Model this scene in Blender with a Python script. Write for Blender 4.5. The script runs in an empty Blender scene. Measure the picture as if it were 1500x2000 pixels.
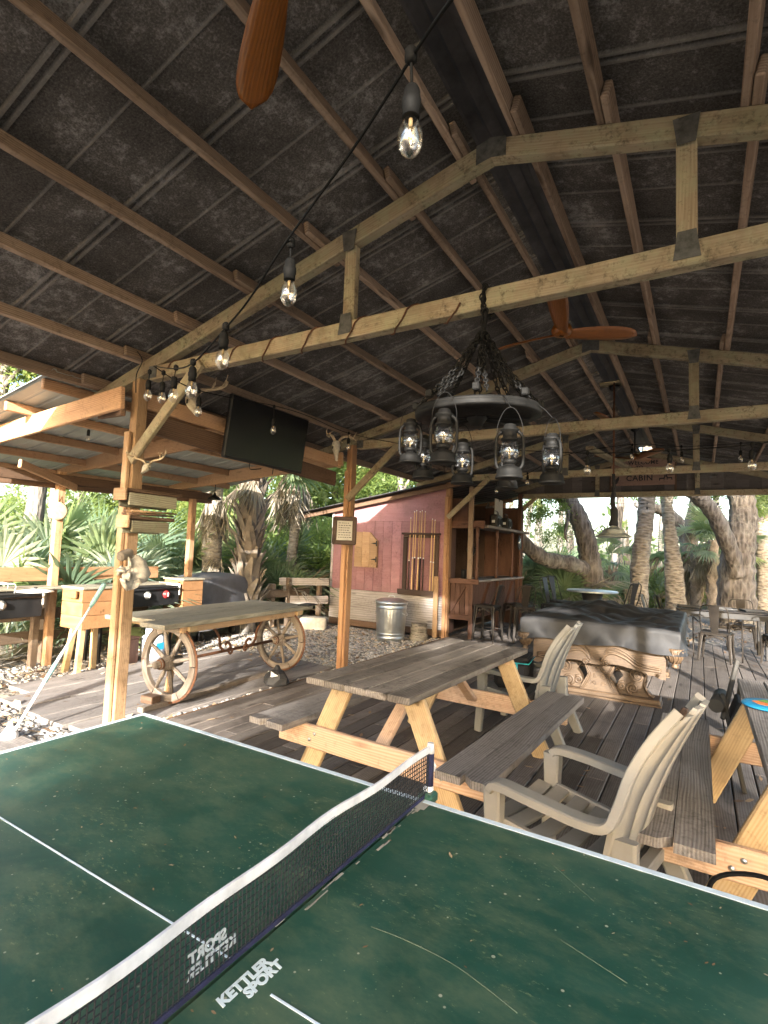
import bpy, bmesh, math, random
import numpy as np
from mathutils import Vector, Matrix, Euler
random.seed(7); rng = np.random.default_rng(7)
S = bpy.context.scene; COL = S.collection
R_ = math.radians
# ---------------------------------------------------------------- camera, sky, sun, exposure
F = 1026.23
CAM = Vector((0.7251, -1.502, 1.511))
CR, CD, CF = Vector((.8568, .5142, .0386)), Vector((-.0048, .0829, -.9965)), Vector((-.5156, .8536, .0735))
cam = bpy.data.cameras.new('camera'); camo = bpy.data.objects.new('camera', cam); COL.objects.link(camo)
cam.sensor_fit = 'VERTICAL'; cam.sensor_height = 36; cam.lens = F / 2000 * 36
cam.clip_start = .05; cam.clip_end = 400
camo.matrix_world = Matrix(((CR.x, -CD.x, -CF.x, CAM.x), (CR.y, -CD.y, -CF.y, CAM.y), (CR.z, -CD.z, -CF.z, CAM.z), (0, 0, 0, 1)))
S.camera = camo
SUN_DIR = Vector((-.36, .933, -math.tan(R_(15.5)))).normalized()     # the way the light travels
W = bpy.data.worlds.new('World'); S.world = W; W.use_nodes = True
_nt = W.node_tree; _sky = _nt.nodes.new('ShaderNodeTexSky'); _sky.sky_type = 'NISHITA'; _sky.sun_disc = False
_sky.sun_elevation = R_(15.5); _sky.sun_rotation = math.atan2(-SUN_DIR.x, -SUN_DIR.y); _sky.air_density = 1.0; _sky.dust_density = 3.0
_bg = _nt.nodes['Background']; _bg.inputs['Strength'].default_value = .15; _nt.links.new(_sky.outputs[0], _bg.inputs[0])
sl = bpy.data.lights.new('sun', 'SUN'); sl.energy = 3.6; sl.angle = R_(.6); sl.color = (1, .955, .88)
so = bpy.data.objects.new('sun', sl); COL.objects.link(so); so.rotation_euler = SUN_DIR.to_track_quat('-Z', 'Y').to_euler(); so.location = (4, -9, 6)
S.view_settings.view_transform = 'Standard'; S.view_settings.look = 'None'; S.view_settings.gamma = 1; S.view_settings.use_curve_mapping = False
S.view_settings.exposure = 2.8
S.render.engine = 'CYCLES'; S.cycles.max_bounces = 8; S.cycles.transparent_max_bounces = 12; S.cycles.use_denoising = True

def ray(px, py):                                   # the direction in which a point of the picture lies
    return CR * (px - 750) + CD * (py - 1000) + CF * F
def wp(px, py, ax, val):                           # where that direction meets the plane (axis = val)
    d = ray(px, py); return CAM + d * ((val - CAM[ax]) / d[ax])
def wd(px, py, dep):
    return CAM + ray(px, py) * (dep / F)

# ---------------------------------------------------------------- objects
def setp(o, label=None, cat=None, group=None, kind=None):
    for k, v in (('label', label), ('category', cat), ('group', group), ('kind', kind)):
        if v: o[k] = v
    return o
def thing(name, label, cat, loc=(0, 0, 0), rz=0, group=None, rot=None):
    o = bpy.data.objects.new(name, None); COL.objects.link(o); o.empty_display_size = .1
    o.location = loc; o.rotation_euler = rot if rot else (0, 0, rz)
    return setp(o, label, cat, group)
def dup(root, loc=None, rz=None, label=None, group=None):
    r = root.copy(); COL.objects.link(r)
    if loc is not None: r.location = loc
    if rz is not None: r.rotation_euler = (0, 0, rz)
    if label: r['label'] = label
    if group: r['group'] = group
    for ch in list(root.children):
        c = ch.copy(); COL.objects.link(c); c.parent = r
        for g in list(ch.children):
            d = g.copy(); COL.objects.link(d); d.parent = c
    return r

class MB:
    """collects shapes; every vertex keeps its own grain coordinate (length along x) and a random value per shape"""
    def __init__(s): s.v = []; s.f = []; s.g = []; s.b = []; s.sm = []
    def add(s, vs, fs, g=None, smooth=False, T=None, b=None):
        n = len(s.v); b = random.random() if b is None else b
        off = Vector((random.uniform(-40, 40), random.uniform(-40, 40), random.uniform(-40, 40))) if g is not None else Vector()
        for i, p in enumerate(vs):
            p = Vector(p); q = Vector(g[i]) + off if g is not None else p
            s.v.append(T @ p if T is not None else p); s.g.append(q); s.b.append(b)
        for f in fs: s.f.append([n + i for i in f]); s.sm.append(smooth)
        return s
    def cbox(s, c, size, R=None, ch=.006, b=None):
        h = [x / 2 for x in size]; ch = min(ch, min(h) * .45); vs = []; idx = {}
        for sx in (-1, 1):
            for sy in (-1, 1):
                for sz in (-1, 1):
                    sg = (sx, sy, sz)
                    for a in range(3):
                        p = [sg[k] * (h[k] - (0 if k == a else ch)) for k in range(3)]
                        idx[sg + (a,)] = len(vs); vs.append(p)
        fs = []
        for a in range(3):
            o1, o2 = (a + 1) % 3, (a + 2) % 3
            for sa in (-1, 1):
                q = []
                for s1, s2 in ((-1, -1), (1, -1), (1, 1), (-1, 1)):
                    k = [0, 0, 0]; k[a] = sa; k[o1] = s1; k[o2] = s2; q.append(idx[tuple(k) + (a,)])
                fs.append(q if sa > 0 else q[::-1])
        for a in range(3):                         # edges along axis a
            o1, o2 = (a + 1) % 3, (a + 2) % 3
            for s1 in (-1, 1):
                for s2 in (-1, 1):
                    k0 = [0, 0, 0]; k1 = [0, 0, 0]; k0[a] = -1; k1[a] = 1
                    for k in (k0, k1): k[o1] = s1; k[o2] = s2
                    q = [idx[tuple(k0) + (o1,)], idx[tuple(k1) + (o1,)], idx[tuple(k1) + (o2,)], idx[tuple(k0) + (o2,)]]
                    fs.append(q if s1 * s2 < 0 else q[::-1])
        for sx in (-1, 1):
            for sy in (-1, 1):
                for sz in (-1, 1):
                    q = [idx[(sx, sy, sz, a)] for a in range(3)]; fs.append(q if sx * sy * sz > 0 else q[::-1])
        order = sorted(range(3), key=lambda k: -size[k])
        g = [[p[order[0]], p[order[1]], p[order[2]]] for p in vs]
        T = Matrix.Translation(c) @ (R.to_4x4() if R is not None else Matrix.Identity(4))
        return s.add(vs, fs, g, False, T, b)
    def bar(s, p0, p1, w, h, up=(0, 0, 1), ch=.007, b=None):
        """a board from p0 to p1, w across and h along up"""
        p0, p1 = Vector(p0), Vector(p1); x = (p1 - p0); L = x.length; x.normalize(); z = Vector(up); z = (z - x * z.dot(x))
        if z.length < 1e-5: z = Vector((1, 0, 0)) - x * x.x
        z.normalize(); y = z.cross(x)
        return s.cbox((p0 + p1) / 2, (L, w, h), Matrix((x, y, z)).transposed(), ch, b)
    def tube(s, pts, r, seg=8, closed=False, cap=True, b=None, flat=None):
        pts = [Vector(p) for p in pts]; n = len(pts); rr = r if isinstance(r, (list, tuple)) else [r] * n
        vs = []; fs = []; gs = []; prev = None; acc = 0
        for i, p in enumerate(pts):
            if closed: t = pts[(i + 1) % n] - pts[i - 1]
            else: t = pts[min(i + 1, n - 1)] - pts[max(i - 1, 0)]
            if t.length < 1e-9: t = Vector((0, 0, 1))
            t.normalize()
            if prev is None:
                a = Vector((0, 0, 1)) if abs(t.z) < .9 else Vector((1, 0, 0)); u = a.cross(t).normalized()
            else: u = (prev - t * prev.dot(t)).normalized()
            prev = u; w = t.cross(u)
            if i: acc += (p - pts[i - 1]).length
            for k in range(seg):
                a = 2 * math.pi * k / seg; fw = flat if flat else 1
                vs.append(p + u * (math.cos(a) * rr[i]) + w * (math.sin(a) * rr[i] * fw)); gs.append((acc, math.cos(a) * rr[i], math.sin(a) * rr[i]))
        m = n if closed else n - 1
        for i in range(m):
            for k in range(seg):
                a, c = i * seg, ((i + 1) % n) * seg; k2 = (k + 1) % seg; fs.append([a + k, a + k2, c + k2, c + k])
        s.add(vs, fs, gs, True, None, b)
        if cap and not closed:
            o = len(s.v) - len(vs)
            s.f.append([o + k for k in range(seg)][::-1]); s.sm.append(False); s.f.append([o + (n - 1) * seg + k for k in range(seg)]); s.sm.append(False)
        return s
    def lathe(s, prof, seg=20, T=None, smooth=True, b=None, wob=None):
        vs = []; fs = []
        for i, (r, z) in enumerate(prof):
            for k in range(seg):
                a = 2 * math.pi * k / seg; q = r * (wob(a, z) if wob else 1); vs.append((q * math.cos(a), q * math.sin(a), z))
        for i in range(len(prof) - 1):
            for k in range(seg):
                k2 = (k + 1) % seg; fs.append([i * seg + k, i * seg + k2, (i + 1) * seg + k2, (i + 1) * seg + k])
        g = [(p[2], p[0], p[1]) for p in vs]; s.add(vs, fs, g, smooth, T, b)
        o = len(s.v) - len(vs)
        if prof[0][0] > 1e-4: s.f.append([o + k for k in range(seg)][::-1]); s.sm.append(False)
        if prof[-1][0] > 1e-4: s.f.append([o + (len(prof) - 1) * seg + k for k in range(seg)]); s.sm.append(False)
        return s
    def prism(s, poly, d, T=None, b=None):
        """outline in local xy, thickness d along local z, centred"""
        n = len(poly); vs = [(x, y, -d / 2) for x, y in poly] + [(x, y, d / 2) for x, y in poly]
        fs = [list(range(n))[::-1], [n + i for i in range(n)]] + [[i, (i + 1) % n, n + (i + 1) % n, n + i] for i in range(n)]
        return s.add(vs, fs, [(p[0], p[1], p[2]) for p in vs], False, T, b)
    def grid(s, P, smooth=True, b=None, closed=False):
        """P[i][j] points"""
        n, m = len(P), len(P[0]); vs = [p for row in P for p in row]
        fs = [[i * m + j, i * m + j + 1, (i + 1) * m + j + 1, (i + 1) * m + j] for i in range(n - 1) for j in range(m - 1)]
        return s.add(vs, fs, None, smooth, None, b)
    def ribbon(s, pts, w, h, ups, b=None):
        """rectangular section swept along pts: w along the side vector, h along ups[i]"""
        pts = [Vector(p) for p in pts]; n = len(pts); vs = []; gs = []; acc = 0
        for i, p in enumerate(pts):
            t = (pts[min(i + 1, n - 1)] - pts[max(i - 1, 0)]).normalized(); z = Vector(ups[i] if isinstance(ups, list) else ups); z = (z - t * z.dot(t)).normalized(); y = z.cross(t)
            ww = w[i] if isinstance(w, list) else w; hh = h[i] if isinstance(h, list) else h
            if i: acc += (p - pts[i - 1]).length
            for a, c in ((-.5, -.38), (-.38, -.5), (.38, -.5), (.5, -.38), (.5, .38), (.38, .5), (-.38, .5), (-.5, .38)):
                vs.append(p + y * (a * ww) + z * (c * hh)); gs.append((acc, a * ww, c * hh))
        fs = [[i * 8 + k, i * 8 + (k + 1) % 8, (i + 1) * 8 + (k + 1) % 8, (i + 1) * 8 + k] for i in range(n - 1) for k in range(8)]
        fs += [list(range(8))[::-1], [(n - 1) * 8 + k for k in range(8)]]
        return s.add(vs, fs, gs, False, None, b)
    def mesh(s, name):
        me = bpy.data.meshes.new(name); me.from_pydata([tuple(v) for v in s.v], [], s.f); me.validate()
        if len(me.vertices) == len(s.g):
            a = me.attributes.new('gc', 'FLOAT_VECTOR', 'POINT'); a.data.foreach_set('vector', np.array([tuple(g) for g in s.g], 'f').ravel())
            a = me.attributes.new('bv', 'FLOAT', 'POINT'); a.data.foreach_set('value', np.array(s.b, 'f'))
        if len(me.polygons) == len(s.sm): me.polygons.foreach_set('use_smooth', s.sm)
        bm = bmesh.new(); bm.from_mesh(me); bmesh.ops.recalc_face_normals(bm, faces=bm.faces); bm.to_mesh(me); bm.free()
        return me
    def build(s, name, mat, parent=None, loc=None, rz=None, rot=None):
        me = s.mesh(name); me.materials.append(mat); o = bpy.data.objects.new(name, me); COL.objects.link(o)
        if parent is not None: o.parent = parent
        if loc is not None: o.location = loc
        if rz is not None: o.rotation_euler = (0, 0, rz)
        if rot is not None: o.rotation_euler = rot
        return o
def board(name, p0, p1, w, h, mat, parent=None, up=(0, 0, 1), ch=.007):
    return MB().bar(p0, p1, w, h, up, ch).build(name, mat, parent)
def fast_mesh(name, V, Fc, mat, bv=None, smooth=False, parent=None):
    """big meshes from arrays: V (n,3), Fc (m,k)"""
    me = bpy.data.meshes.new(name); k = Fc.shape[1]
    me.vertices.add(len(V)); me.vertices.foreach_set('co', V.astype('f').ravel())
    me.loops.add(Fc.size); me.loops.foreach_set('vertex_index', Fc.astype('i').ravel())
    me.polygons.add(len(Fc)); me.polygons.foreach_set('loop_start', np.arange(0, Fc.size, k, dtype='i'))
    if smooth: me.polygons.foreach_set('use_smooth', np.ones(len(Fc), bool))
    me.update(calc_edges=True)
    if bv is not None:
        a = me.attributes.new('bv', 'FLOAT', 'POINT'); a.data.foreach_set('value', bv.astype('f'))
    me.materials.append(mat); o = bpy.data.objects.new(name, me); COL.objects.link(o)
    if parent is not None: o.parent = parent
    return o
def bez(pts, n=8):
    """smooth curve through points"""
    pts = [Vector(p) for p in pts]; out = []
    for i in range(len(pts) - 1):
        p0 = pts[max(i - 1, 0)]; p1 = pts[i]; p2 = pts[i + 1]; p3 = pts[min(i + 2, len(pts) - 1)]
        for k in range(n):
            t = k / n; out.append(.5 * ((2 * p1) + (p2 - p0) * t + (2 * p0 - 5 * p1 + 4 * p2 - p3) * t * t + (3 * p1 - p0 - 3 * p2 + p3) * t ** 3))
    return out + [pts[-1]]
def text_mesh(name, txt, size, mat, parent, T, ext=.0006, bold=.0, shear=0, align='CENTER', space=1):
    cu = bpy.data.curves.new(name, 'FONT'); cu.body = txt; cu.size = size; cu.extrude = ext; cu.offset = bold; cu.shear = shear; cu.align_x = align; cu.align_y = 'CENTER'; cu.space_character = space
    cu.resolution_u = 3
    t = bpy.data.objects.new(name, cu); COL.objects.link(t); dg = bpy.context.evaluated_depsgraph_get()
    me = bpy.data.meshes.new_from_object(t.evaluated_get(dg)); bpy.data.objects.remove(t)
    me.materials.clear(); me.materials.append(mat); o = bpy.data.objects.new(name, me); COL.objects.link(o); o.parent = parent; o.matrix_local = T
    return o

# ---------------------------------------------------------------- materials
def newmat(name):
    m = bpy.data.materials.new(name); m.use_nodes = True; nt = m.node_tree; b = nt.nodes['Principled BSDF']
    return m, nt, b
def N(nt, t, **kw):
    n = nt.nodes.new(t)
    for k, v in kw.items():
        if k in n.inputs: n.inputs[k].default_value = v
        else: setattr(n, k, v)
    return n
def ramp(nt, fac, stops):
    r = nt.nodes.new('ShaderNodeValToRGB'); e = r.color_ramp.elements
    while len(e) < len(stops): e.new(.5)
    for i, (p, c) in enumerate(stops): e[i].position = p; e[i].color = (*c, 1) if len(c) == 3 else c
    nt.links.new(fac, r.inputs[0]); return r.outputs[0]
def math_(nt, op, a, b=None):
    n = nt.nodes.new('ShaderNodeMath'); n.operation = op
    for i, x in enumerate((a, b)):
        if x is None: continue
        if isinstance(x, (int, float)): n.inputs[i].default_value = x
        else: nt.links.new(x, n.inputs[i])
    return n.outputs[0]
def mix(nt, fac, a, b, mode='MIX'):
    n = nt.nodes.new('ShaderNodeMix'); n.data_type = 'RGBA'; n.blend_type = mode
    for sock, x in ((n.inputs[0], fac), (n.inputs[6], a), (n.inputs[7], b)):
        if isinstance(x, (int, float)): sock.default_value = x
        elif isinstance(x, tuple): sock.default_value = (*x, 1) if len(x) == 3 else x
        else: nt.links.new(x, sock)
    return n.outputs[2]
def mapping(nt, src, sc):
    n = nt.nodes.new('ShaderNodeMapping'); n.inputs['Scale'].default_value = sc; nt.links.new(src, n.inputs[0]); return n.outputs[0]
def noise(nt, vec, scale, detail=4, rough=.55, dist=0):
    n = N(nt, 'ShaderNodeTexNoise', Scale=scale, Detail=detail, Roughness=rough, Distortion=dist)
    if vec is not None: nt.links.new(vec, n.inputs['Vector'])
    return n.outputs[0]
def attr(nt, name, out='Vector'):
    n = nt.nodes.new('ShaderNodeAttribute'); n.attribute_name = name; return n.outputs[out]
def bump(nt, b, h, s, d=.01):
    n = N(nt, 'ShaderNodeBump', Strength=s, Distance=d); nt.links.new(h, n.inputs['Height']); nt.links.new(n.outputs[0], b.inputs['Normal'])

def wood(name, dark, mid, light, rough=.75, sat=.93, speck=.5, wv=.22, moss=None, mossamt=.0, var=.35, grain=1.0, bstr=.5, knots=True, stain=None, spec=.12):
    m, nt, b = newmat(name); g = attr(nt, 'gc'); bv = attr(nt, 'bv', 'Fac')
    warp = noise(nt, mapping(nt, g, (.8, 4, 4)), 1.0, 1)
    wn = nt.nodes.new('ShaderNodeVectorMath'); wn.operation = 'MULTIPLY_ADD'
    cmb = nt.nodes.new('ShaderNodeCombineXYZ'); nt.links.new(warp, cmb.inputs[1]); nt.links.new(warp, cmb.inputs[2])
    nt.links.new(cmb.outputs[0], wn.inputs[0]); wn.inputs[1].default_value = (.0, .10, .06); nt.links.new(g, wn.inputs[2])
    wave = N(nt, 'ShaderNodeTexWave', Scale=22 * grain, Distortion=1.6, Detail=1); wave.bands_direction = 'Y'; wave.inputs['Detail Scale'].default_value = 1.2
    nt.links.new(mapping(nt, wn.outputs[0], (.25, 1, .7)), wave.inputs['Vector'])
    fine = noise(nt, mapping(nt, g, (2.5, 90 * grain, 90 * grain)), 1.0, 3, .6)
    broad = noise(nt, mapping(nt, g, (1.3, 6, 6)), 1.0, 4, .6)
    f = math_(nt, 'ADD', math_(nt, 'MULTIPLY', wave.outputs[1], wv), math_(nt, 'ADD', math_(nt, 'MULTIPLY', fine, .40), math_(nt, 'MULTIPLY', broad, .75 - wv)))
    c = ramp(nt, f, [(.25, dark), (.55, mid), (.88, light)])
    if knots:
        vo = N(nt, 'ShaderNodeTexVoronoi', Scale=1.0); nt.links.new(mapping(nt, wn.outputs[0], (1.6, 7, 7)), vo.inputs['Vector'])
        k = nt.nodes.new('ShaderNodeMapRange'); nt.links.new(vo.outputs['Distance'], k.inputs[0]); k.inputs[1].default_value = .07; k.inputs[2].default_value = .16; k.inputs[3].default_value = .75; k.inputs[4].default_value = 0
        c = mix(nt, k.outputs[0], c, tuple(x * .45 for x in dark))
    if moss:
        geo = nt.nodes.new('ShaderNodeTexCoord'); ms = noise(nt, geo.outputs['Object'], 7, 6, .7)
        mm = nt.nodes.new('ShaderNodeMapRange'); nt.links.new(ms, mm.inputs[0]); mm.inputs[1].default_value = .62 - mossamt * .25; mm.inputs[2].default_value = .72; mm.inputs[4].default_value = .75
        c = mix(nt, mm.outputs[0], c, moss)
    if stain:
        geo = nt.nodes.new('ShaderNodeTexCoord'); ms = noise(nt, geo.outputs['Object'], 3.2, 5, .65)
        mm = nt.nodes.new('ShaderNodeMapRange'); nt.links.new(ms, mm.inputs[0]); mm.inputs[1].default_value = .5; mm.inputs[2].default_value = .72; mm.inputs[4].default_value = .8
        c = mix(nt, mm.outputs[0], c, stain)
    if speck:
        sp = nt.nodes.new('ShaderNodeTexCoord'); s1 = noise(nt, sp.outputs['Object'], 26, 5, .75); s2 = noise(nt, sp.outputs['Object'], 2.3, 3, .6)
        sm = nt.nodes.new('ShaderNodeMapRange'); nt.links.new(math_(nt, 'ADD', s1, math_(nt, 'MULTIPLY', s2, .45)), sm.inputs[0]); sm.inputs[1].default_value = .76; sm.inputs[2].default_value = .98; sm.inputs[4].default_value = speck
        c = mix(nt, sm.outputs[0], c, tuple(x * .4 for x in dark))
    hs = nt.nodes.new('ShaderNodeHueSaturation'); nt.links.new(c, hs.inputs['Color']); hs.inputs['Saturation'].default_value = sat
    nt.links.new(math_(nt, 'ADD', math_(nt, 'MULTIPLY', bv, var * 2), 1 - var), hs.inputs['Value'])
    nt.links.new(hs.outputs[0], b.inputs['Base Color']); b.inputs['Roughness'].default_value = rough; b.inputs['Specular IOR Level'].default_value = spec
    bump(nt, b, math_(nt, 'ADD', math_(nt, 'MULTIPLY', wave.outputs[1], wv * 1.3), fine), bstr, .003)
    return m
def plain(name, col, rough=.6, metal=0, var=.25, scale=8, bstr=.15, spec=.3, col2=None, obj=True):
    m, nt, b = newmat(name); tc = nt.nodes.new('ShaderNodeTexCoord'); n = noise(nt, tc.outputs['Object'], scale, 6, .65)
    c2 = col2 or tuple(x * (1 - var) for x in col); c1 = tuple(min(1, x * (1 + var * .6)) for x in col)
    nt.links.new(ramp(nt, n, [(.32, c2), (.68, c1)]), b.inputs['Base Color']); b.inputs['Metallic'].default_value = metal; b.inputs['Specular IOR Level'].default_value = spec
    nt.links.new(ramp(nt, n, [(.3, (rough * .85,) * 3), (.7, (min(1, rough * 1.15),) * 3)]), b.inputs['Roughness'])
    if bstr: bump(nt, b, noise(nt, tc.outputs['Object'], scale * 9, 3), bstr, .004)
    return m
def glassy(name, tint=(1, 1, 1), alpha=.25, rough=.05):
    m, nt, b = newmat(name); nt.nodes.remove(b); b = nt.nodes.new('ShaderNodeBsdfGlossy'); b.inputs['Color'].default_value = (*tint, 1); b.inputs['Roughness'].default_value = rough
    tr = nt.nodes.new('ShaderNodeBsdfTransparent'); tr.inputs['Color'].default_value = (.93 * tint[0], .93 * tint[1], .93 * tint[2], 1); mx = nt.nodes.new('ShaderNodeMixShader')
    fr = N(nt, 'ShaderNodeLayerWeight', Blend=.35); nt.links.new(math_(nt, 'ADD', math_(nt, 'MULTIPLY', fr.outputs['Facing'], .42), alpha), mx.inputs[0])
    nt.links.new(tr.outputs[0], mx.inputs[1]); nt.links.new(b.outputs[0], mx.inputs[2]); nt.links.new(mx.outputs[0], nt.nodes['Material Output'].inputs[0]); return m
def leafy(name, c1, c2, c3, trans=.45, rough=.55, by='obj'):
    m, nt, b = newmat(name)
    if by == 'obj': rnd = nt.nodes.new('ShaderNodeObjectInfo').outputs['Random']
    else: rnd = attr(nt, 'bv', 'Fac')
    tc = nt.nodes.new('ShaderNodeTexCoord'); n = noise(nt, tc.outputs['Object'], 3, 3)
    f = math_(nt, 'ADD', math_(nt, 'MULTIPLY', rnd, .7), math_(nt, 'MULTIPLY', n, .3))
    c = ramp(nt, f, [(.1, c1), (.5, c2), (.92, c3)]); nt.links.new(c, b.inputs['Base Color']); b.inputs['Roughness'].default_value = rough; b.inputs['Specular IOR Level'].default_value = .35
    t = nt.nodes.new('ShaderNodeBsdfTranslucent'); nt.links.new(mix(nt, .25, c, (.5, .6, .1)), t.inputs[0])
    mx = nt.nodes.new('ShaderNodeMixShader'); mx.inputs[0].default_value = trans; nt.links.new(b.outputs[0], mx.inputs[1]); nt.links.new(t.outputs[0], mx.inputs[2]); nt.links.new(mx.outputs[0], nt.nodes['Material Output'].inputs[0]); return m

M = {}
M['deck'] = wood('deck wood', (.065, .052, .044), (.138, .116, .101), (.225, .198, .178), .58, var=.40, knots=True, stain=(.075, .06, .052))
M['table_grey'] = wood('weathered table wood', (.065, .050, .040), (.17, .142, .118), (.30, .265, .23), .7, var=.25, bstr=.8, speck=.8, stain=(.085, .07, .06))
M['bench_grey'] = wood('weathered bench wood', (.085, .074, .067), (.185, .163, .149), (.31, .282, .262), .7, var=.2, bstr=.9)
M['pine'] = wood('yellow pine', (.28, .175, .08), (.41, .28, .14), (.51, .37, .205), .6, speck=.5, stain=(.26, .17, .09), var=.2, bstr=.25)
M['pink_pine'] = wood('pink pine', (.34, .18, .10), (.47, .30, .19), (.58, .41, .29), .6, speck=.5, var=.2, bstr=.25)
M['truss'] = wood('old truss timber', (.11, .080, .048), (.26, .20, .125), (.41, .345, .24), .8, moss=(.27, .285, .17), mossamt=.75, speck=.9, wv=.08, stain=(.15, .105, .06), var=.2)
M['purlin'] = wood('purlin timber', (.11, .074, .05), (.24, .168, .118), (.36, .27, .20), .8, var=.3)
M['post'] = wood('post timber', (.17, .08, .035), (.29, .15, .07), (.40, .24, .125), .75, var=.22)
M['post_pale'] = wood('pale post timber', (.19, .105, .05), (.32, .195, .10), (.43, .29, .165), .75, var=.2)
M['cedar'] = wood('shelter cedar', (.25, .125, .058), (.40, .23, .12), (.51, .325, .185), .75, var=.25)
M['dark_timber'] = wood('dark timber', (.06, .035, .022), (.12, .072, .045), (.19, .12, .08), .8, var=.3)
M['moss_timber'] = wood('mossy timber', (.10, .085, .055), (.20, .18, .12), (.30, .29, .20), .85, moss=(.22, .26, .15), mossamt=.5)
M['fence'] = wood('old fence timber', (.07, .047, .032), (.14, .10, .07), (.22, .17, .125), .85, var=.3)
M['hive'] = wood('oiled box wood', (.17, .078, .03), (.26, .128, .05), (.34, .18, .08), .5, var=.12, bstr=.2)
M['red'] = wood('faded red siding', (.19, .083, .092), (.275, .132, .145), (.345, .19, .20), .85, var=.17, stain=(.20, .11, .11), knots=False)
M['redwood'] = wood('red stained bar wood', (.036, .019, .013), (.080, .040, .028), (.125, .066, .048), .6, var=.25)
M['plywood'] = wood('grey weathered plywood', (.16, .135, .12), (.30, .27, .255), (.42, .39, .375), .85, var=.1, grain=.35)
M['wheelwood'] = wood('wheel wood', (.085, .067, .052), (.175, .14, .11), (.28, .235, .19), .8, var=.25)
M['carttop'] = wood('cart plank', (.13, .115, .085), (.25, .225, .17), (.36, .335, .26), .8, var=.2)
M['gable'] = wood('dark gable board', (.05, .043, .040), (.095, .083, .078), (.15, .135, .13), .85, var=.35)
M['signwood'] = wood('sign board', (.13, .075, .055), (.24, .15, .115), (.33, .22, .175), .8, var=.1)
M['fanwood'] = wood('varnished fan wood', (.065, .022, .006), (.16, .058, .016), (.25, .10, .03), .35, sat=1.1, speck=.3, var=.15, knots=False, spec=.5)
M['carved'] = wood('carved pool table wood', (.035, .020, .010), (.085, .050, .025), (.14, .088, .045), .55, var=.12, spec=.5)
M['darkwood'] = wood('dark rack wood', (.028, .017, .013), (.055, .035, .027), (.09, .06, .048), .5, var=.2)
M['cue'] = wood('maple cue', (.40, .22, .09), (.56, .36, .17), (.66, .46, .25), .35, var=.2, knots=False)
M['black'] = plain('black paint', (.012, .012, .013), .45, var=.3)
M['blackrub'] = plain('black rubber', (.008, .008, .008), .7, spec=.12)
M['wireblack'] = plain('black wire', (.006, .006, .006), .8, spec=.1)
M['iron'] = plain('dark iron', (.007, .0068, .0065), .65, .05, var=.5, scale=20, spec=.25)
M['rust'] = plain('rusty iron', (.12, .055, .03), .85, .2, var=.5, scale=15)
M['gunmetal'] = plain('bronzed chair steel', (.032, .027, .023), .42, .5, var=.25, scale=5, bstr=.05)
M['plate'] = plain('truss plate', (.10, .10, .095), .6, .5, var=.5, scale=25)
M['galv'] = plain('galvanised steel', (.55, .58, .6), .33, .9, var=.2, scale=6, bstr=.05)
M['chrome'] = plain('bright steel', (.6, .6, .6), .25, 1, var=.1)
M['white'] = plain('white paint', (.75, .75, .74), .5, var=.08)
M['whiteplastic'] = plain('white plastic', (.78, .80, .84), .45, var=.06, scale=3)
M['tan'] = plain('tan resin', (.27, .25, .22), .5, var=.12, scale=4, bstr=.25)
M['taupe'] = plain('grey resin', (.21, .205, .19), .55, var=.16, scale=4, bstr=.25)
M['campgrey'] = plain('camp chair grey', (.045, .042, .038), .7)
M['straw'] = plain('woven straw', (.62, .47, .30), .8, scale=30)
M['bone'] = plain('bone', (.52, .47, .37), .7, var=.3, scale=25, bstr=.4)
M['antler'] = plain('antler', (.42, .33, .22), .6, var=.4, scale=18, bstr=.4)
M['paper'] = plain('aged paper', (.36, .345, .31), .8, var=.15)
M['ink'] = plain('print ink', (.03, .028, .03), .8)
M['teal'] = plain('teal zip', (.03, .35, .42), .6)
M['bag'] = plain('black bag cloth', (.02, .02, .023), .85, var=.3, scale=30, bstr=.4)
M['tarp'] = plain('black vinyl cover', (.028, .028, .030), .60, var=.4, scale=5, bstr=.2)
M['grillcover'] = plain('grill cover cloth', (.11, .11, .12), .6, var=.3, scale=4)
M['blue'] = plain('blue disc', (.02, .22, .42), .4, var=.15)
M['orange'] = plain('orange print', (.80, .20, .03), .45, var=.08)
M['green'] = plain('green print', (.18, .38, .05), .45, var=.1)
M['navy'] = plain('navy wrap', (.018, .02, .06), .75, var=.5, scale=60, bstr=.6)
M['net'] = plain('net string', (.018, .02, .025), .8, var=.2)
M['tape'] = plain('white net tape', (.60, .61, .66), .75, var=.25, scale=14)
M['line'] = plain('white table line', (.62, .72, .80), .5, var=.12, scale=30)
M['netlogo'] = plain('worn white print', (.34, .38, .42), .6, var=.3, scale=60)
M['logo'] = plain('white print', (.62, .72, .76), .5, var=.05)
M['screen'] = plain('tv screen', (.006, .006, .008), .22, var=.1, bstr=0)
M['screen'].node_tree.nodes['Principled BSDF'].inputs['Specular IOR Level'].default_value = .3
M['stone'] = plain('stone', (.30, .29, .28), .9, var=.4, scale=12, bstr=.6)
M['block'] = plain('concrete block', (.55, .52, .46), .9, var=.2, scale=20, bstr=.6)
M['shells'] = plain('shells', (.45, .42, .37), .6, var=.4, scale=25)
M['bulb'] = glassy('bulb glass', (1, .98, .94), .12, .14)
M['globe'] = glassy('lantern glass', (.95, .97, 1), .10, .12)
M['filament'] = plain('filament', (.34, .25, .13), .5)
M['roofpaint'] = None
M['bluetank'] = plain('propane tank paint', (.55, .60, .68), .4, var=.12)
M['redknob'] = plain('red knob', (.35, .03, .03), .4)
M['greyknob'] = plain('knob steel', (.42, .42, .40), .35, .6)
M['rail'] = plain('mop pole', (.55, .60, .60), .45, var=.1)
M['mint'] = plain('mint grip', (.22, .40, .40), .5)
M['cream'] = plain('white trim', (.7, .7, .66), .5)
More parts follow.
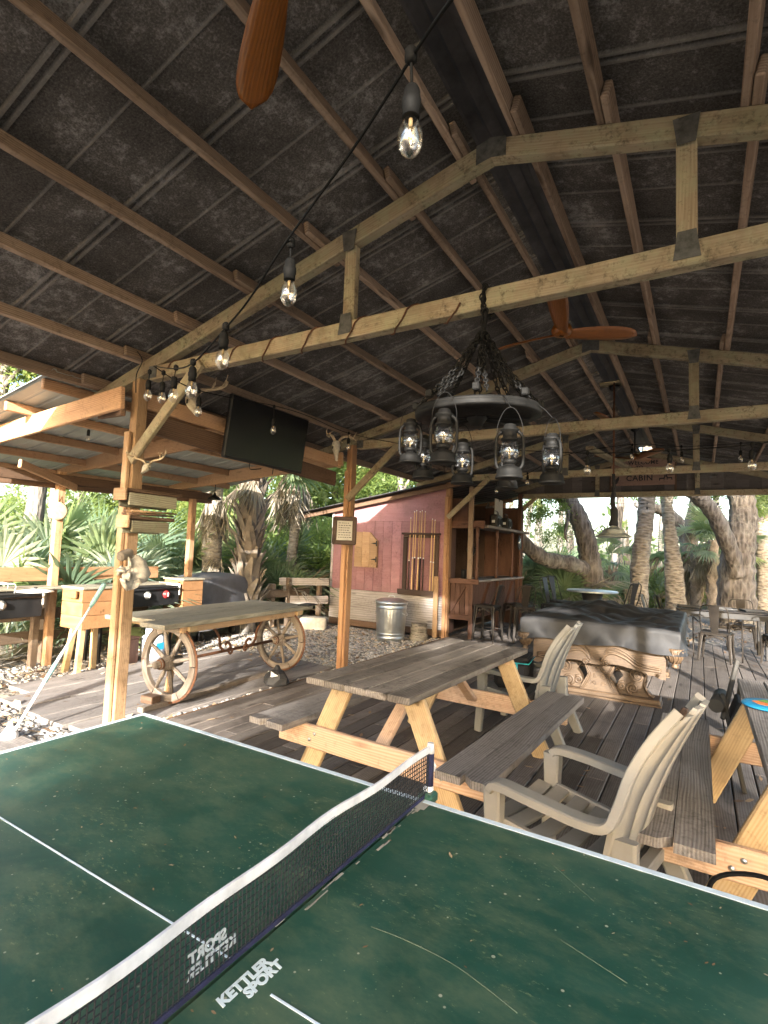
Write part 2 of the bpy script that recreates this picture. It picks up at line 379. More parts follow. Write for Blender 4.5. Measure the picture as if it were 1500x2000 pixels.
# ---- special materials
def mat_green():
    m, nt, b = newmat('green table top'); tc = nt.nodes.new('ShaderNodeTexCoord'); o = tc.outputs['Object']
    n1 = noise(nt, o, 2.2, 6, .7, .6); c = ramp(nt, n1, [(.3, (.010, .050, .036)), (.55, (.020, .075, .053)), (.75, (.060, .108, .068))])
    mp = nt.nodes.new('ShaderNodeMapping'); mp.inputs['Rotation'].default_value = (0, 0, R_(35)); mp.inputs['Scale'].default_value = (8, 15, 1); nt.links.new(o, mp.inputs[0])
    s = noise(nt, mp.outputs[0], 1, 5, .75); patch = noise(nt, o, 1.6, 3, .6)
    f = nt.nodes.new('ShaderNodeMapRange'); nt.links.new(math_(nt, 'ADD', s, math_(nt, 'MULTIPLY', math_(nt, 'SUBTRACT', patch, .5), .5)), f.inputs[0]); f.inputs[1].default_value = .42; f.inputs[2].default_value = .85; f.inputs[4].default_value = .8
    c = mix(nt, f.outputs[0], c, (.115, .145, .085))
    mp2 = nt.nodes.new('ShaderNodeMapping'); mp2.inputs['Rotation'].default_value = (0, 0, R_(28)); mp2.inputs['Scale'].default_value = (45, 105, 1); nt.links.new(o, mp2.inputs[0])
    f2 = nt.nodes.new('ShaderNodeMapRange'); nt.links.new(math_(nt, 'ADD', noise(nt, mp2.outputs[0], 1, 4, .75), math_(nt, 'MULTIPLY', math_(nt, 'SUBTRACT', noise(nt, o, 2.7, 3, .6), .5), .45)), f2.inputs[0]); f2.inputs[1].default_value = .62; f2.inputs[2].default_value = .80; f2.inputs[4].default_value = .8
    c = mix(nt, f2.outputs[0], c, (.24, .26, .13))
    v = N(nt, 'ShaderNodeTexVoronoi', Scale=34); nt.links.new(o, v.inputs['Vector'])
    k = nt.nodes.new('ShaderNodeMapRange'); nt.links.new(math_(nt, 'ADD', v.outputs['Distance'], math_(nt, 'MULTIPLY', noise(nt, o, 9, 3), .35)), k.inputs[0]); k.inputs[1].default_value = .22; k.inputs[2].default_value = .26; k.inputs[3].default_value = .75; k.inputs[4].default_value = 0
    c = mix(nt, k.outputs[0], c, (.40, .40, .30))
    v2 = N(nt, 'ShaderNodeTexVoronoi', Scale=80); nt.links.new(o, v2.inputs['Vector']); k2 = nt.nodes.new('ShaderNodeMapRange'); nt.links.new(math_(nt, 'ADD', v2.outputs['Distance'], math_(nt, 'MULTIPLY', noise(nt, o, 4, 4, .7), .9)), k2.inputs[0]); k2.inputs[1].default_value = .43; k2.inputs[2].default_value = .52; k2.inputs[3].default_value = .6; k2.inputs[4].default_value = 0
    c = mix(nt, k2.outputs[0], c, (.28, .30, .18))
    dk = nt.nodes.new('ShaderNodeMapRange'); nt.links.new(noise(nt, o, 1.9, 4, .6, 1.2), dk.inputs[0]); dk.inputs[1].default_value = .55; dk.inputs[2].default_value = .72; dk.inputs[4].default_value = .55
    c = mix(nt, dk.outputs[0], c, (.006, .038, .033)); nt.links.new(c, b.inputs['Base Color'])
    nt.links.new(ramp(nt, n1, [(.3, (.32,) * 3), (.7, (.55,) * 3)]), b.inputs['Roughness']); bump(nt, b, noise(nt, o, 240, 2), .05, .001); return m
M['green_top'] = mat_green()
def mat_roof(name, c1, c2, c3, lo, hi):
    m, nt, b = newmat(name); tc = nt.nodes.new('ShaderNodeTexCoord'); o = tc.outputs['Object']
    fine = noise(nt, o, 95, 4, .7); big = noise(nt, mapping(nt, o, (1.2, 1.2, 1.2)), 1.3, 5, .65, .4)
    c = ramp(nt, math_(nt, 'ADD', math_(nt, 'MULTIPLY', fine, .55), math_(nt, 'MULTIPLY', big, .45)), [(.34, c1), (.52, c2), (.68, c3)])
    f = nt.nodes.new('ShaderNodeMapRange'); nt.links.new(math_(nt, 'MULTIPLY', noise(nt, mapping(nt, o, (15, 15, 15)), 1, 6, .8), math_(nt, 'ADD', big, .45)), f.inputs[0]); f.inputs[1].default_value = lo; f.inputs[2].default_value = hi; f.inputs[4].default_value = .55
    c = mix(nt, f.outputs[0], c, (.34, .33, .33)); c = mix(nt, math_(nt, 'MULTIPLY', attr(nt, 'bv', 'Fac'), math_(nt, 'ADD', math_(nt, 'MULTIPLY', big, 1.1), .0)), c, (.20, .188, .176)); nt.links.new(c, b.inputs['Base Color']); b.inputs['Roughness'].default_value = .85; b.inputs['Specular IOR Level'].default_value = .08
    bump(nt, b, fine, .35, .004); return m
M['roof'] = mat_roof('roof underside foil', (.026, .024, .022), (.082, .076, .071), (.20, .19, .182), .50, .68)
M['sheet'] = plain('galvalume sheet', (.36, .38, .36), .5, .3, var=.2, scale=3, bstr=.05)
M['darksheet'] = plain('aged dark sheet', (.07, .065, .065), .6, .3, var=.5, scale=6)
def mat_ground():
    m, nt, b = newmat('leaf litter ground'); tc = nt.nodes.new('ShaderNodeTexCoord'); o = tc.outputs['Object']
    a = noise(nt, o, 1.2, 6, .7); f = noise(nt, o, 16, 5, .75)
    v = N(nt, 'ShaderNodeTexVoronoi', Scale=26); nt.links.new(o, v.inputs['Vector'])
    c = ramp(nt, math_(nt, 'ADD', math_(nt, 'MULTIPLY', f, .6), math_(nt, 'MULTIPLY', v.outputs['Distance'], .5)), [(.3, (.09, .075, .062)), (.52, (.23, .195, .165)), (.75, (.38, .33, .28))])
    c = mix(nt, ramp(nt, a, [(.45, (0,) * 3), (.65, (.55,) * 3)]), c, (.12, .115, .06)); nt.links.new(c, b.inputs['Base Color']); b.inputs['Roughness'].default_value = .95
    bump(nt, b, math_(nt, 'ADD', f, v.outputs['Distance']), 1, .03); return m
M['ground'] = mat_ground()
def mat_pieces(name, stops, rough=.85, trans=0):
    m, nt, b = newmat(name); bv = attr(nt, 'bv', 'Fac'); tc = nt.nodes.new('ShaderNodeTexCoord'); n = noise(nt, tc.outputs['Object'], 40, 3)
    c = ramp(nt, math_(nt, 'ADD', math_(nt, 'MULTIPLY', bv, .85), math_(nt, 'MULTIPLY', n, .15)), stops); nt.links.new(c, b.inputs['Base Color']); b.inputs['Roughness'].default_value = rough; return m
M['pebble'] = mat_pieces('pebbles', [(.05, (.13, .12, .115)), (.35, (.30, .28, .265)), (.7, (.45, .42, .38)), (.95, (.42, .29, .16))])
M['litter'] = mat_pieces('dry leaves', [(.05, (.12, .07, .04)), (.4, (.27, .17, .095)), (.75, (.40, .30, .19)), (.95, (.48, .42, .32))])
def mat_bark(name, c1, c2, c3, sc=(7, 7, 1.3)):
    m, nt, b = newmat(name); tc = nt.nodes.new('ShaderNodeTexCoord'); o = tc.outputs['Object']
    v = N(nt, 'ShaderNodeTexVoronoi', Scale=2.2); nt.links.new(mapping(nt, o, sc), v.inputs['Vector']); n = noise(nt, mapping(nt, o, sc), 2.5, 6, .7)
    h = math_(nt, 'ADD', math_(nt, 'MULTIPLY', v.outputs['Distance'], .6), math_(nt, 'MULTIPLY', n, .6))
    c = ramp(nt, h, [(.3, c1), (.55, c2), (.85, c3)]); c = mix(nt, ramp(nt, noise(nt, o, 1.4, 5, .7), [(.5, (0,) * 3), (.7, (.5,) * 3)]), c, (.34, .34, .30))
    nt.links.new(c, b.inputs['Base Color']); b.inputs['Roughness'].default_value = .9; bump(nt, b, h, 1, .05); return m
M['oakbark'] = mat_bark('oak bark', (.035, .030, .026), (.095, .082, .072), (.18, .16, .145))
M['palmbark'] = mat_bark('palm bark', (.085, .072, .058), (.19, .165, .135), (.31, .275, .23), (3, 3, 9))
M['boot'] = plain('palm boots', (.19, .16, .13), .9, var=.5, scale=9, bstr=.6)
M['skirt'] = leafy('dead frond', (.10, .085, .065), (.20, .168, .13), (.33, .29, .235), .2, .8)
M['frond'] = leafy('palmetto frond', (.085, .14, .10), (.145, .21, .125), (.26, .31, .15), .5, .42)
M['frond2'] = leafy('hazed palmetto frond', (.10, .15, .12), (.17, .225, .16), (.30, .33, .22), .45, .5)  # this green and the one above paled and greyed to stand for haze
M['leaf'] = leafy('oak leaves', (.06, .10, .045), (.12, .175, .07), (.22, .25, .10), .6, .5, by='bv')
M['leafy'] = leafy('bright leaves', (.09, .14, .045), (.17, .24, .07), (.30, .33, .10), .6, .5, by='bv')
M['stem'] = plain('stem', (.12, .12, .06), .8, var=.3)

# ================================================================ the ground
def ground_h(x, y):
    d = np.maximum(np.maximum(np.abs(x + .3) - 9, np.abs(y - 4) - 12), 0)
    return -.075 + .10 * np.sin(x * .31 + 1) * np.cos(y * .27) * np.minimum(1, d / 6) + .0 * d
gx = np.concatenate([np.linspace(-140, -26, 24)[:-1], np.linspace(-26, 20, 80), np.linspace(20, 140, 24)[1:]])
gy = np.concatenate([np.linspace(-60, -10, 14)[:-1], np.linspace(-10, 40, 84), np.linspace(40, 200, 26)[1:]])
GX, GY = np.meshgrid(gx, gy); V = np.stack([GX.ravel(), GY.ravel(), ground_h(GX, GY).ravel()], 1); w_ = len(gx)
ii = (np.arange(len(gy) - 1)[:, None] * w_ + np.arange(w_ - 1)[None]).ravel()
g_ = fast_mesh('ground', V, np.stack([ii, ii + 1, ii + w_ + 1, ii + w_], 1), M['ground'], smooth=True); setp(g_, kind='structure')

ICO = None
def ico():
    bm = bmesh.new(); bmesh.ops.create_icosphere(bm, subdivisions=1, radius=1); v = np.array([x.co[:] for x in bm.verts]); f = np.array([[q.index for q in p.verts] for p in bm.faces]); bm.free(); return v, f
def stones(name, n, region, z, s0, s1, kind_label, accept=None):
    v, f = ico(); nv = len(v); P = []
    while len(P) < n:
        x = rng.uniform(region[0], region[1]); y = rng.uniform(region[2], region[3])
        if accept is None or accept(x, y): P.append((x, y))
    P = np.array(P); s = rng.uniform(s0, s1, n); sq = rng.uniform(.45, .8, n); an = rng.uniform(0, 6.28, n); el = rng.uniform(.7, 1.3, n)
    jit = rng.uniform(.8, 1.2, (n, nv, 3)); A = v[None] * jit * s[:, None, None]; A[..., 0] *= el[:, None]; A[..., 2] *= sq[:, None]
    c, q = np.cos(an)[:, None], np.sin(an)[:, None]; X = A[..., 0] * c - A[..., 1] * q + P[:, :1]; Y = A[..., 0] * q + A[..., 1] * c + P[:, 1:]; Z = A[..., 2] + z + (s * sq * .5)[:, None]
    V = np.stack([X, Y, Z], -1).reshape(-1, 3); Fc = (f[None] + (np.arange(n) * nv)[:, None, None]).reshape(-1, 3)
    o = fast_mesh(name, V, Fc, M['pebble'], np.repeat(rng.uniform(0, 1, n), nv), True); setp(o, kind_label, 'gravel', kind='stuff'); return o
def leaves(name, n, sampler, mat, lab, cat, size=(.03, .07)):
    """curled leaf-shaped faces lying about"""
    base = np.array([(-1, 0, 0), (-.35, .38, .10), (-.35, -.38, .10), (.45, .32, .06), (.45, -.32, .06), (1, 0, .16)]); fc = np.array([(0, 2, 1), (1, 2, 4), (1, 4, 3), (3, 4, 5)])
    P = np.array([sampler() for _ in range(n)]); s = rng.uniform(*size, n) ; an = rng.uniform(0, 6.28, n); tx = rng.normal(0, .35, n); cu = rng.uniform(-.3, 1.6, n)
    A = np.repeat(base[None], n, 0) * s[:, None, None]; A[..., 2] *= cu[:, None]; A[..., 2] += A[..., 0] * tx[:, None] * .5 + np.abs(tx)[:, None] * s[:, None] * .4
    c, q = np.cos(an)[:, None], np.sin(an)[:, None]; X = A[..., 0] * c - A[..., 1] * q; Y = A[..., 0] * q + A[..., 1] * c
    V = (np.stack([X, Y, A[..., 2]], -1) + P[:, None]).reshape(-1, 3); Fc = (fc[None] + (np.arange(n) * 6)[:, None, None]).reshape(-1, 3)
    return setp(fast_mesh(name, V, Fc, mat, np.repeat(rng.uniform(0, 1, n), 6)), lab, cat, kind='stuff')
GZ = -.07
def not_walk(x, y): return not (-5.55 < x < -3.40 and 1.0 < y < 4.3) and not (x < -3.58 and y < .72 and x > -6)
stones('gravel', 9000, (-6.3, -3.32, .3, 7.4), GZ, .012, .030, 'grey and white pebbles strewn between deck edge and red hut', lambda x, y: not_walk(x, y) and y < 7.4)
def s_litter():
    while 1:
        x = random.uniform(-13, 14); y = random.uniform(-3, 22)
        if -3.3 < x < 3.4 and y < 10.4: continue
        if -6 < x < -2.6 and 7.4 < y < 10.6: continue
        return (x, y, GZ + random.uniform(.0, .02))
leaves('fallen_leaves', 15000, s_litter, M['litter'], 'dry brown leaves lying thick on the ground around the pavilion', 'leaf litter', (.035, .085))

gb = MB()
for xa, xb, ya, yb in ((-6.4, -3.27, 4.3, 7.5), (-3.40, -3.25, .2, 4.3), (-3.58, -3.40, .2, 1.0), (-6.4, -3.58, .72, 1.0), (-6.4, -5.5, 1.0, 4.3)): gb.add([(xa, ya, -.064), (xb, ya, -.064), (xb, yb, -.064), (xa, yb, -.064)], [(0, 1, 2, 3)])
M['gbed'] = plain('crushed gravel bed', (.27, .255, .235), .95, var=.45, scale=55, bstr=.9)
setp(gb.build('gravel_bed', M['gbed']), 'bed of crushed gravel beside the deck', 'gravel', kind='structure')
# walkway of wide flat planks beside the deck
wk = MB().cbox((-4.45, 2.4, -.09), (2.0, 3.2, .02)).build('walkway', M['dark_timber']); setp(wk, 'plank walkway laid on the gravel beside the deck', 'walkway', kind='structure')
for i, (x0, x1, ya, yb) in enumerate(((-3.78, -3.40, 1.02, 4.2), (-4.17, -3.80, .98, 4.25), (-4.56, -4.19, 1.0, 4.2), (-5.0, -4.58, 1.03, 4.2), (-5.45, -5.02, 1.3, 4.15))):
    board('plank', ((x0 + x1) / 2, ya, -.055 + .004 * (i % 2)), ((x0 + x1) / 2, yb, -.055), x1 - x0 - .012, .045, M['bench_grey'], wk)
sl_ = MB().cbox((-4.9, -.4, -.06), (2.6, 2.2, .05)).build('path', M['bench_grey']); setp(sl_, 'pale plank landing beyond the green table end', 'path', kind='structure')

# ================================================================ the deck
XL, XR, YN, YF = -3.20, 3.25, -3.2, 10.25
deck = MB().cbox(((XL + XR) / 2, (YN + YF) / 2, -.065), (XR - XL - .04, YF - YN - .04, .02)).build('deck', M['black']); setp(deck, 'grey brown plank deck of the pavilion', 'deck', kind='structure')
pit = .1465; nb = int((XR - XL) / pit)
for i in range(nb):
    x = XL + pit * (i + .5); ys = [YN]; y = YN + (1.2, 2.9, 2.0, 3.6)[i % 4] + random.uniform(-.1, .1)
    while y < YF - .8: ys.append(y); y += 3.66
    ys.append(YF + random.uniform(-.02, .02))
    for a, b in zip(ys[:-1], ys[1:]):
        dz = random.uniform(-.002, .002); board('deck_board', (x, a + .002, -.0175 + dz), (x, b - .002, -.0175 + dz), pit - .008, .035, M['deck'], deck, ch=.005)
fas = board('deck_fascia', (XL - .025, YN, -.05), (XL - .025, YF, -.05), .03, .09, M['dark_timber'], deck)
def s_deck():
    while 1:
        x = random.uniform(-3.1, 3); y = random.uniform(0, 10)
        return (x, y, .004)
leaves('deck_leaves', 240, s_deck, M['litter'], 'scattered dry leaves on the deck boards', 'leaves', (.018, .042))

# ================================================================ pavilion
PAV = thing('pavilion', 'open timber pavilion with trussed gable roof over the deck', 'pavilion', (0, 0, 0))
AX, AZ, SL = -.25, 3.80, .265            # apex of the truss top line
TY = (-2.1, 1.14, 4.2, 7.41, 10.55)
def topz(x): return AZ - SL * abs(x - AX)
EL, ER = -3.93, 3.43
PXL, PXR = -3.265, 2.74
for y in TY:
    for sx, PX in ((-1, PXL), (1, PXR)):
        mt = M['post_pale'] if (y < 2 and sx < 0) else M['post']
        if sx < 0 and y == 1.14: PX = -3.345
        po = board('post', (PX, y + .02, -.15), (PX, y + .02, 2.93), .09, .10 if y < 3 else .11, mt, PAV, up=(0, 1, 0), ch=.006)
        if sx < 0 and y < 8: board('post_ply', (PX - .014, y - .052, -.15), (PX - .014, y - .052, 2.55 if y > 2 else 2.42), .068, .036, mt, PAV, up=(0, 1, 0))
    ty = y - (.0 if y < 5 else 0)
    tr = MB()
    for s, xe in ((-1, EL), (1, ER)):
        p0 = Vector((AX, ty, AZ - .058)); p1 = Vector((xe, ty, topz(xe) - .058)); tr.bar(p0 + (p0 - p1).normalized() * .0, p1, .078, .112, (0, 0, 1))
    tr = tr.build('truss', M['truss'], PAV)
    board('bottom_chord', (PXL + .12, ty - .003, 2.888), (PXR - .12, ty - .003, 2.888), .08, .112, M['truss'], tr)
    for kx in (-1.18, .68):
        board('web', (kx, ty, 2.94), (kx, ty, topz(kx) - .11), .055, .085, M['truss'], tr, up=(1, 0, 0))
        for z, w0, w1 in ((2.925, .11, .075), (topz(kx) - .085, .075, .11)):
            MB().prism([(-w0 / 2, -.065), (w0 / 2, -.065), (w1 / 2, .065), (-w1 / 2, .065)], .003, Matrix.Translation((kx, ty - .0475, z)) @ Matrix.Rotation(R_(90), 4, 'X')).build('gusset_plate', M['plate'], tr)
    MB().prism([(-.085, -.075 - SL * .085 + .02), (0, -.06), (.085, -.075 - SL * .085 + .02), (.085, .055 - SL * .085), (0, .055), (-.085, .055 - SL * .085)], .003, Matrix.Translation((AX, ty - .0425, AZ - .055)) @ Matrix.Rotation(R_(90), 4, 'X')).build('gusset_plate', M['plate'], tr)
    MB().cbox((PXL + .165, ty - .046, 2.895), (.10, .003, .10)).build('gusset_plate', M['plate'], tr)
    for s, PX in ((1, PXL), (-1, PXR)):
        br = board('knee_brace', (PX + s * .03, ty - .092, 2.16), (PX + s * .80, ty - .088, 2.86), .04, .09, M['truss'], PAV, up=(0, 0, 1))
# header along the left side that carries the television
hb = board('header_beam', (-3.44, 1.25, 2.56), (-3.44, 4.1, 2.44), .04, .19, M['dark_timber'], PAV)
board('header_beam', (-3.40, 1.20, 2.73), (-3.40, 4.15, 2.66), .04, .14, M['cedar'], PAV)
# purlins, lapped over the trusses
PXS = [(-.42, 0), (-.83, 0), (-1.42, 0), (-2.04, 0), (-2.66, 0), (-3.27, 0), (-3.86, 1), (-.10, 0), (.33, 0), (.92, 0), (1.54, 0), (2.16, 0), (2.78, 0), (3.38, 1)]
seg = [(-2.45, 1.34), (.94, 4.42), (3.98, 7.62), (7.2, 10.85)]
for j, (x, eave) in enumerate(PXS):
    s = 1 if x < AX else -1; n_ = Vector((-SL * s, 0, 1)).normalized()
    for k, (a, b) in enumerate(seg):
        dx = (.02 if k % 2 else -.02)
        hgt = .088 if not eave else .10
        base = Vector((x + dx, 0, topz(x + dx))); c = base + n_ * (hgt / 2 + .001)
        board('purlin', (c.x, a, c.z), (c.x, b, c.z), .038, hgt, M['purlin'], PAV, up=n_)
# roof sheets: one panel per 0.66 m on each slope, a double groove at every lap and a fine one mid-way
pw = .66; ROFF = .109
def panel_profile():
    p = [(0, 0)]
    for c in (.018, .062): p += [(c - .013, 0), (c - .007, -.017), (c + .007, -.017), (c + .013, 0)]
    for c in (.35,): p += [(c - .010, 0), (c - .004, -.010), (c + .004, -.010), (c + .010, 0)]
    return p + [(pw, 0)]
for s, xe in ((-1, EL - .06), (1, ER + .06)):
    y = -2.5; i = 0
    while y < 10.9:
        mb = MB(); prof = panel_profile(); P = []
        n_ = Vector((-SL * -s, 0, 1)).normalized(); x0 = AX + s * .10
        top = Vector((x0, 0, topz(x0))) + n_ * (ROFF + .001 * (i % 2)); bot = Vector((xe, 0, topz(xe))) + n_ * (ROFF + .001 * (i % 2))
        for q in (0, .33, .66, 1):
            c = top.lerp(bot, q); P.append([Vector((c.x, y + a, c.z)) + n_ * h for a, h in prof])
        mb.grid(P, smooth=False, b=0); mb.b = [1.0 if abs(prof[i % len(prof)][1]) > .001 else 0.0 for i in range(len(mb.v))]; P2 = [[p + n_ * .0015 for p in row] for row in P]; mb.grid(P2, smooth=False, b=0)
        mb.build('roof_panel', M['roof'], PAV); y += pw; i += 1
rc = MB()
for h, d in ((ROFF + .02, .0),):
    P = []
    for yy in (-2.5, 4, 10.95):
        row = []
        for x, z in ((-.21, -.02), (-.16, .012), (-.14, .02), (-.08, .03), (-.06, .022), (0, .05), (.06, .022), (.08, .03), (.14, .02), (.16, .012), (.21, -.02)): row.append((AX + x, yy, AZ + h + z))
        P.append(row)
    rc.grid(P, smooth=False)
rc.build('ridge_cap', M['darksheet'], PAV)
# gable siding at the far end, with a slit of light left under the sheets
GYF = 10.63
x = -3.15; 
while x < 2.65:
    w = random.choice((.19, .2, .21)); xa, xb = x, min(x + w - .0008, 2.66)
    za, zb = topz(xa) - .02 - .03 * random.random(), topz(xb) - .02 - .03 * random.random()
    MB().prism([(xa, 2.93), (xb, 2.93), (xb, zb), (xa, za)], .02, Matrix.Translation((0, GYF + random.uniform(-.002, .002), 0)) @ Matrix.Rotation(R_(90), 4, 'X')).build('gable_board', M['gable'], PAV); x += w
board('gable_beam', (-3.1, GYF - .03, 2.90), (2.66, GYF - .03, 2.90), .045, .075, M['redwood'], PAV)
for kx in (-.92, .30): board('gable_stud', (kx, GYF - .032, 2.95), (kx, GYF - .032, topz(kx) - .1), .04, .04, M['dark_timber'], PAV, up=(0, 1, 0))
for fy, dx in ((5.95, 0), (8.52, 0)): board('fan_block', (AX - .18, fy, 3.86), (AX + .16, fy, 3.86), .14, .035, M['truss'], PAV)
# a loose timber slung below the ridge towards the gable
board('ridge_prop', (-.60, 6.2, 3.06), (-.35, 9.6, 3.22), .11, .05, M['truss'], PAV)

# ================================================================ lean-to shelter over the cooking bench
SH = thing('grill_shelter', 'lean-to timber shelter with bright metal sheets over the cooking bench', 'shelter', (-5, 2.8, 0))
SH.location = (0, 0, 0)
def shz(x): return 2.90 + .15 * (x + 3.95)       # underside of the sheets
for y in (2.05, 4.08):
    p = board('post', (-6.22, y, -.1), (-6.22, y, 2.35), .092, .092, M['cedar'], SH, up=(0, 1, 0))
for y in (1.10, 2.42, 4.2):
    board('rafter', (-3.32, y - .105, 2.70 if y > 2 else 2.68), (-7.15, y - .105, 2.43), .042, .185, M['cedar'], SH)
for i, x in enumerate((-4.05, -4.75, -5.45, -6.15, -6.85)):
    z = shz(x) - .07; board('purlin', (x, .72 + .03 * (i % 2), z), (x, 4.75, z), .04, .09, M['cedar'], SH)
y = .70; i = 0
while y < 4.8:
    mb = MB(); P = []
    for x in (-3.86, -5.2, -6.95):
        row = []
        for a, h in ((0, 0), (.01, .018), (.03, .018), (.04, 0), (.14, 0), (.15, .006), (.17, .006), (.18, 0), (.29, 0), (.30, .018), (.32, .018), (.33, 0), (.44, 0), (.45, .006), (.47, .006), (.48, 0), (.6, 0)): row.append((x, y + a, shz(x) - .02 + h + .001 * (i % 2)))
        P.append(row)
    mb.grid(P, False).grid([[(q[0], q[1], q[2] + .0015) for q in r] for r in P], False); mb.build('roof_panel', M['sheet'], SH); y += .6; i += 1
board('header_beam', (-6.28, .9, 2.20), (-6.28, 4.5, 2.26), .045, .16, M['dark_timber'], SH)
board('header_beam', (-6.16, 1.3, 2.24), (-6.16, 4.4, 2.28), .04, .12, M['dark_timber'], SH)
board('brace', (-5.4, 1.2, 2.28), (-6.14, 2.2, 2.16), .035, .09, M['cedar'], SH)
board('tie_beam', (-6.25, 3.98, 1.98), (-3.30, 1.02, 2.12), .04, .14, M['dark_timber'], SH) if False else None
board('stub_beam', (-3.34, 1.02, 2.60), (-4.16, 1.30, 2.72), .042, .13, M['dark_timber'], SH)
# ================================================================ green tennis table (net runs along y at x = 0)
TT = thing('tennis_table', 'dark green table tennis table, dirty and scratched, with white edge lines', 'table', (0, 0, 0))
for i, (xa, xb) in enumerate(((-1.37, -.004), (.004, 1.37))):
    o = MB().cbox(((xa + xb) / 2, -.7625, .748 + .0 * i), (xb - xa, 1.525, .022), ch=.002).build('table_top', M['green_top'], TT)
    e = MB(); zt = .7605; m_ = .02
    e.cbox(((xa + xb) / 2, -.010, zt), (xb - xa, .020, .0012), ch=.0002); e.cbox(((xa + xb) / 2, -1.515, zt), (xb - xa, .020, .0012), ch=.0002)
    xe = xa + .010 if i == 0 else xb - .010
    e.cbox((xe, -.7625, zt), (.020, 1.485, .0012), ch=.0002); e.build('edge_line', M['line'], o)
    xc = (xa + .02, -.004) if i == 0 else (.103, xb - .02); yc_ = -.7625 if i == 0 else -.779
    MB().cbox(((xc[0] + xc[1]) / 2, yc_, zt), (xc[1] - xc[0], .0045, .0012), ch=.0002).build('centre_line', M['line'], o)
    MB().cbox(((xa + xb) / 2, -.7625, .715), (abs(xb - xa) - .08, 1.44, .04)).build('apron', M['black'], TT)
for x in (-1.1, -.2, .2, 1.1):
    for y in (-.25, -1.28): MB().cbox((x, y, .35), (.04, .04, .70)).build('leg', M['black'], TT)
a_ = wp(421, 1975, 2, .7612); b_ = wp(545, 1872, 2, .7612)
lt = Matrix.Translation((.083, -.735, .7607)) @ Matrix.Rotation(R_(90), 4, 'Z')
text_mesh('logo_print', 'KETTLER', .0285, M['logo'], TT, Matrix.Translation((.047, -.785, .7607)) @ Matrix.Rotation(R_(90), 4, 'Z'), .0004, .0014, .18, 'CENTER', 1.0)
text_mesh('logo_print', 'SPORT', .0285, M['logo'], TT, Matrix.Translation((.070, -.762, .7607)) @ Matrix.Rotation(R_(90), 4, 'Z'), .0004, .0014, .18, 'CENTER', 1.0)
M['scratchm'] = plain('scratched paint', (.11, .15, .11), .7, scale=90)
# paint worn off along the seam by the net post
wm = MB()
for k in range(26):
    x = random.gauss(.006, .012); y = -abs(random.gauss(0, .35)) - .005; wm.cbox((x, y, .7602), (random.uniform(.002, .007), random.uniform(.008, .05), .0006), ch=.0001)
wm.cbox((0.004, -.03, .7603), (.05, .06, .0005), ch=.0001); wm.build('worn_paint', M['paper'], TT)['kind'] = 'stuff'
for pts in (((725, 1810), (790, 1835), (880, 1880), (950, 1930), (1010, 1978)), ((1075, 1685), (1160, 1760)), ((1095, 1835), (1225, 1920)), ((640, 1730), (638, 1765))):
    MB().tube(bez([wp(px, py, 2, .7594) for px, py in pts], 5), .0006, 5).build('scratch', M['scratchm'], TT)

NET = thing('table_net', 'white topped dark mesh net stretched across the green table', 'net', (0, 0, .76))
nm = MB(); HN = .150; pitch = .0105; n_ = int(1.56 / pitch)
def net_top(y): return HN - .012 * math.sin(math.pi * min(1, max(0, (-y) / 1.5))) + .003 * math.sin(y * 9)
def net_x(y, z): return .010 * math.sin(y * 3.1) * (z / HN) + .004 * math.sin(y * 17) * (z / HN)
def strand(pts, r=.0016):
    nm.tube(pts, r, 4, cap=False)
for k in range(n_):
    y = .02 - pitch * k; strand([(net_x(y, z), y, z) for z in (.004, .05, .1, net_top(y) - .012)])
for j in range(11):
    z = .004 + j * (HN - .02) / 10.5; strand([(net_x(y, z), y, min(z, net_top(y) - .01)) for y in np.linspace(.02, -1.54, 28)])
nm.build('mesh_net', M['net'], NET)['kind'] = 'stuff'
tp = MB(); pts = [(net_x(y, HN), y, net_top(y) - .008) for y in np.linspace(.035, -1.56, 40)]; tp.ribbon(pts, .007, .021, (0, 0, 1)); tp.build('top_tape', M['tape'], NET)
tb = MB(); tb.ribbon([(net_x(y, 0), y, .008) for y in np.linspace(.03, -1.55, 30)], .004, .010, (0, 0, 1)); tb.build('bottom_cord', M['navy'], NET)
cl = MB().cbox((0, .025, .0), (.05, .05, .03)); cl.build('clamp', M['green_top'], NET)
MB().cbox((-.003, .035, .012), (.026, .03, .035)).build('post_foot', M['whiteplastic'], NET)
pt = MB().tube([(0, .035, .03), (0, .035, .135)], .012, 10); pt.build('net_post', M['navy'], NET)
MB().tube([(0, .035, .128), (0, .036, .158)], [.013, .010], 10).build('post_cap', M['tape'], NET)
MB().tube([(.004, .046, .10), (.010, .052, .085), (.006, .05, .07)], .004, 6).build('tie_knot', M['tape'], NET)
for nm_, row in (('KETTLER', .040), ('SPORT', .064)):
    T = Matrix.Translation((.004, -.735 + (.02 if nm_ == 'SPORT' else 0), row - .005)) @ Matrix(((0, 0, 1, 0), (1, 0, 0, 0), (0, 1, 0, 0), (0, 0, 0, 1)))
    T = Matrix.Translation((-.0022, -.812 + (-.012 if nm_ == 'SPORT' else 0), row - .002)) @ Matrix(((0, 0, -1, 0), (-1, 0, 0, 0), (0, 1, 0, 0), (0, 0, 0, 1)))
    text_mesh('net_print', nm_, .027, M['netlogo'], NET, T, .0003, .0012, .15)
lf = MB()
for px, py in ((875, 1672), (618, 1672), (880, 1640), (540, 1720)): pass
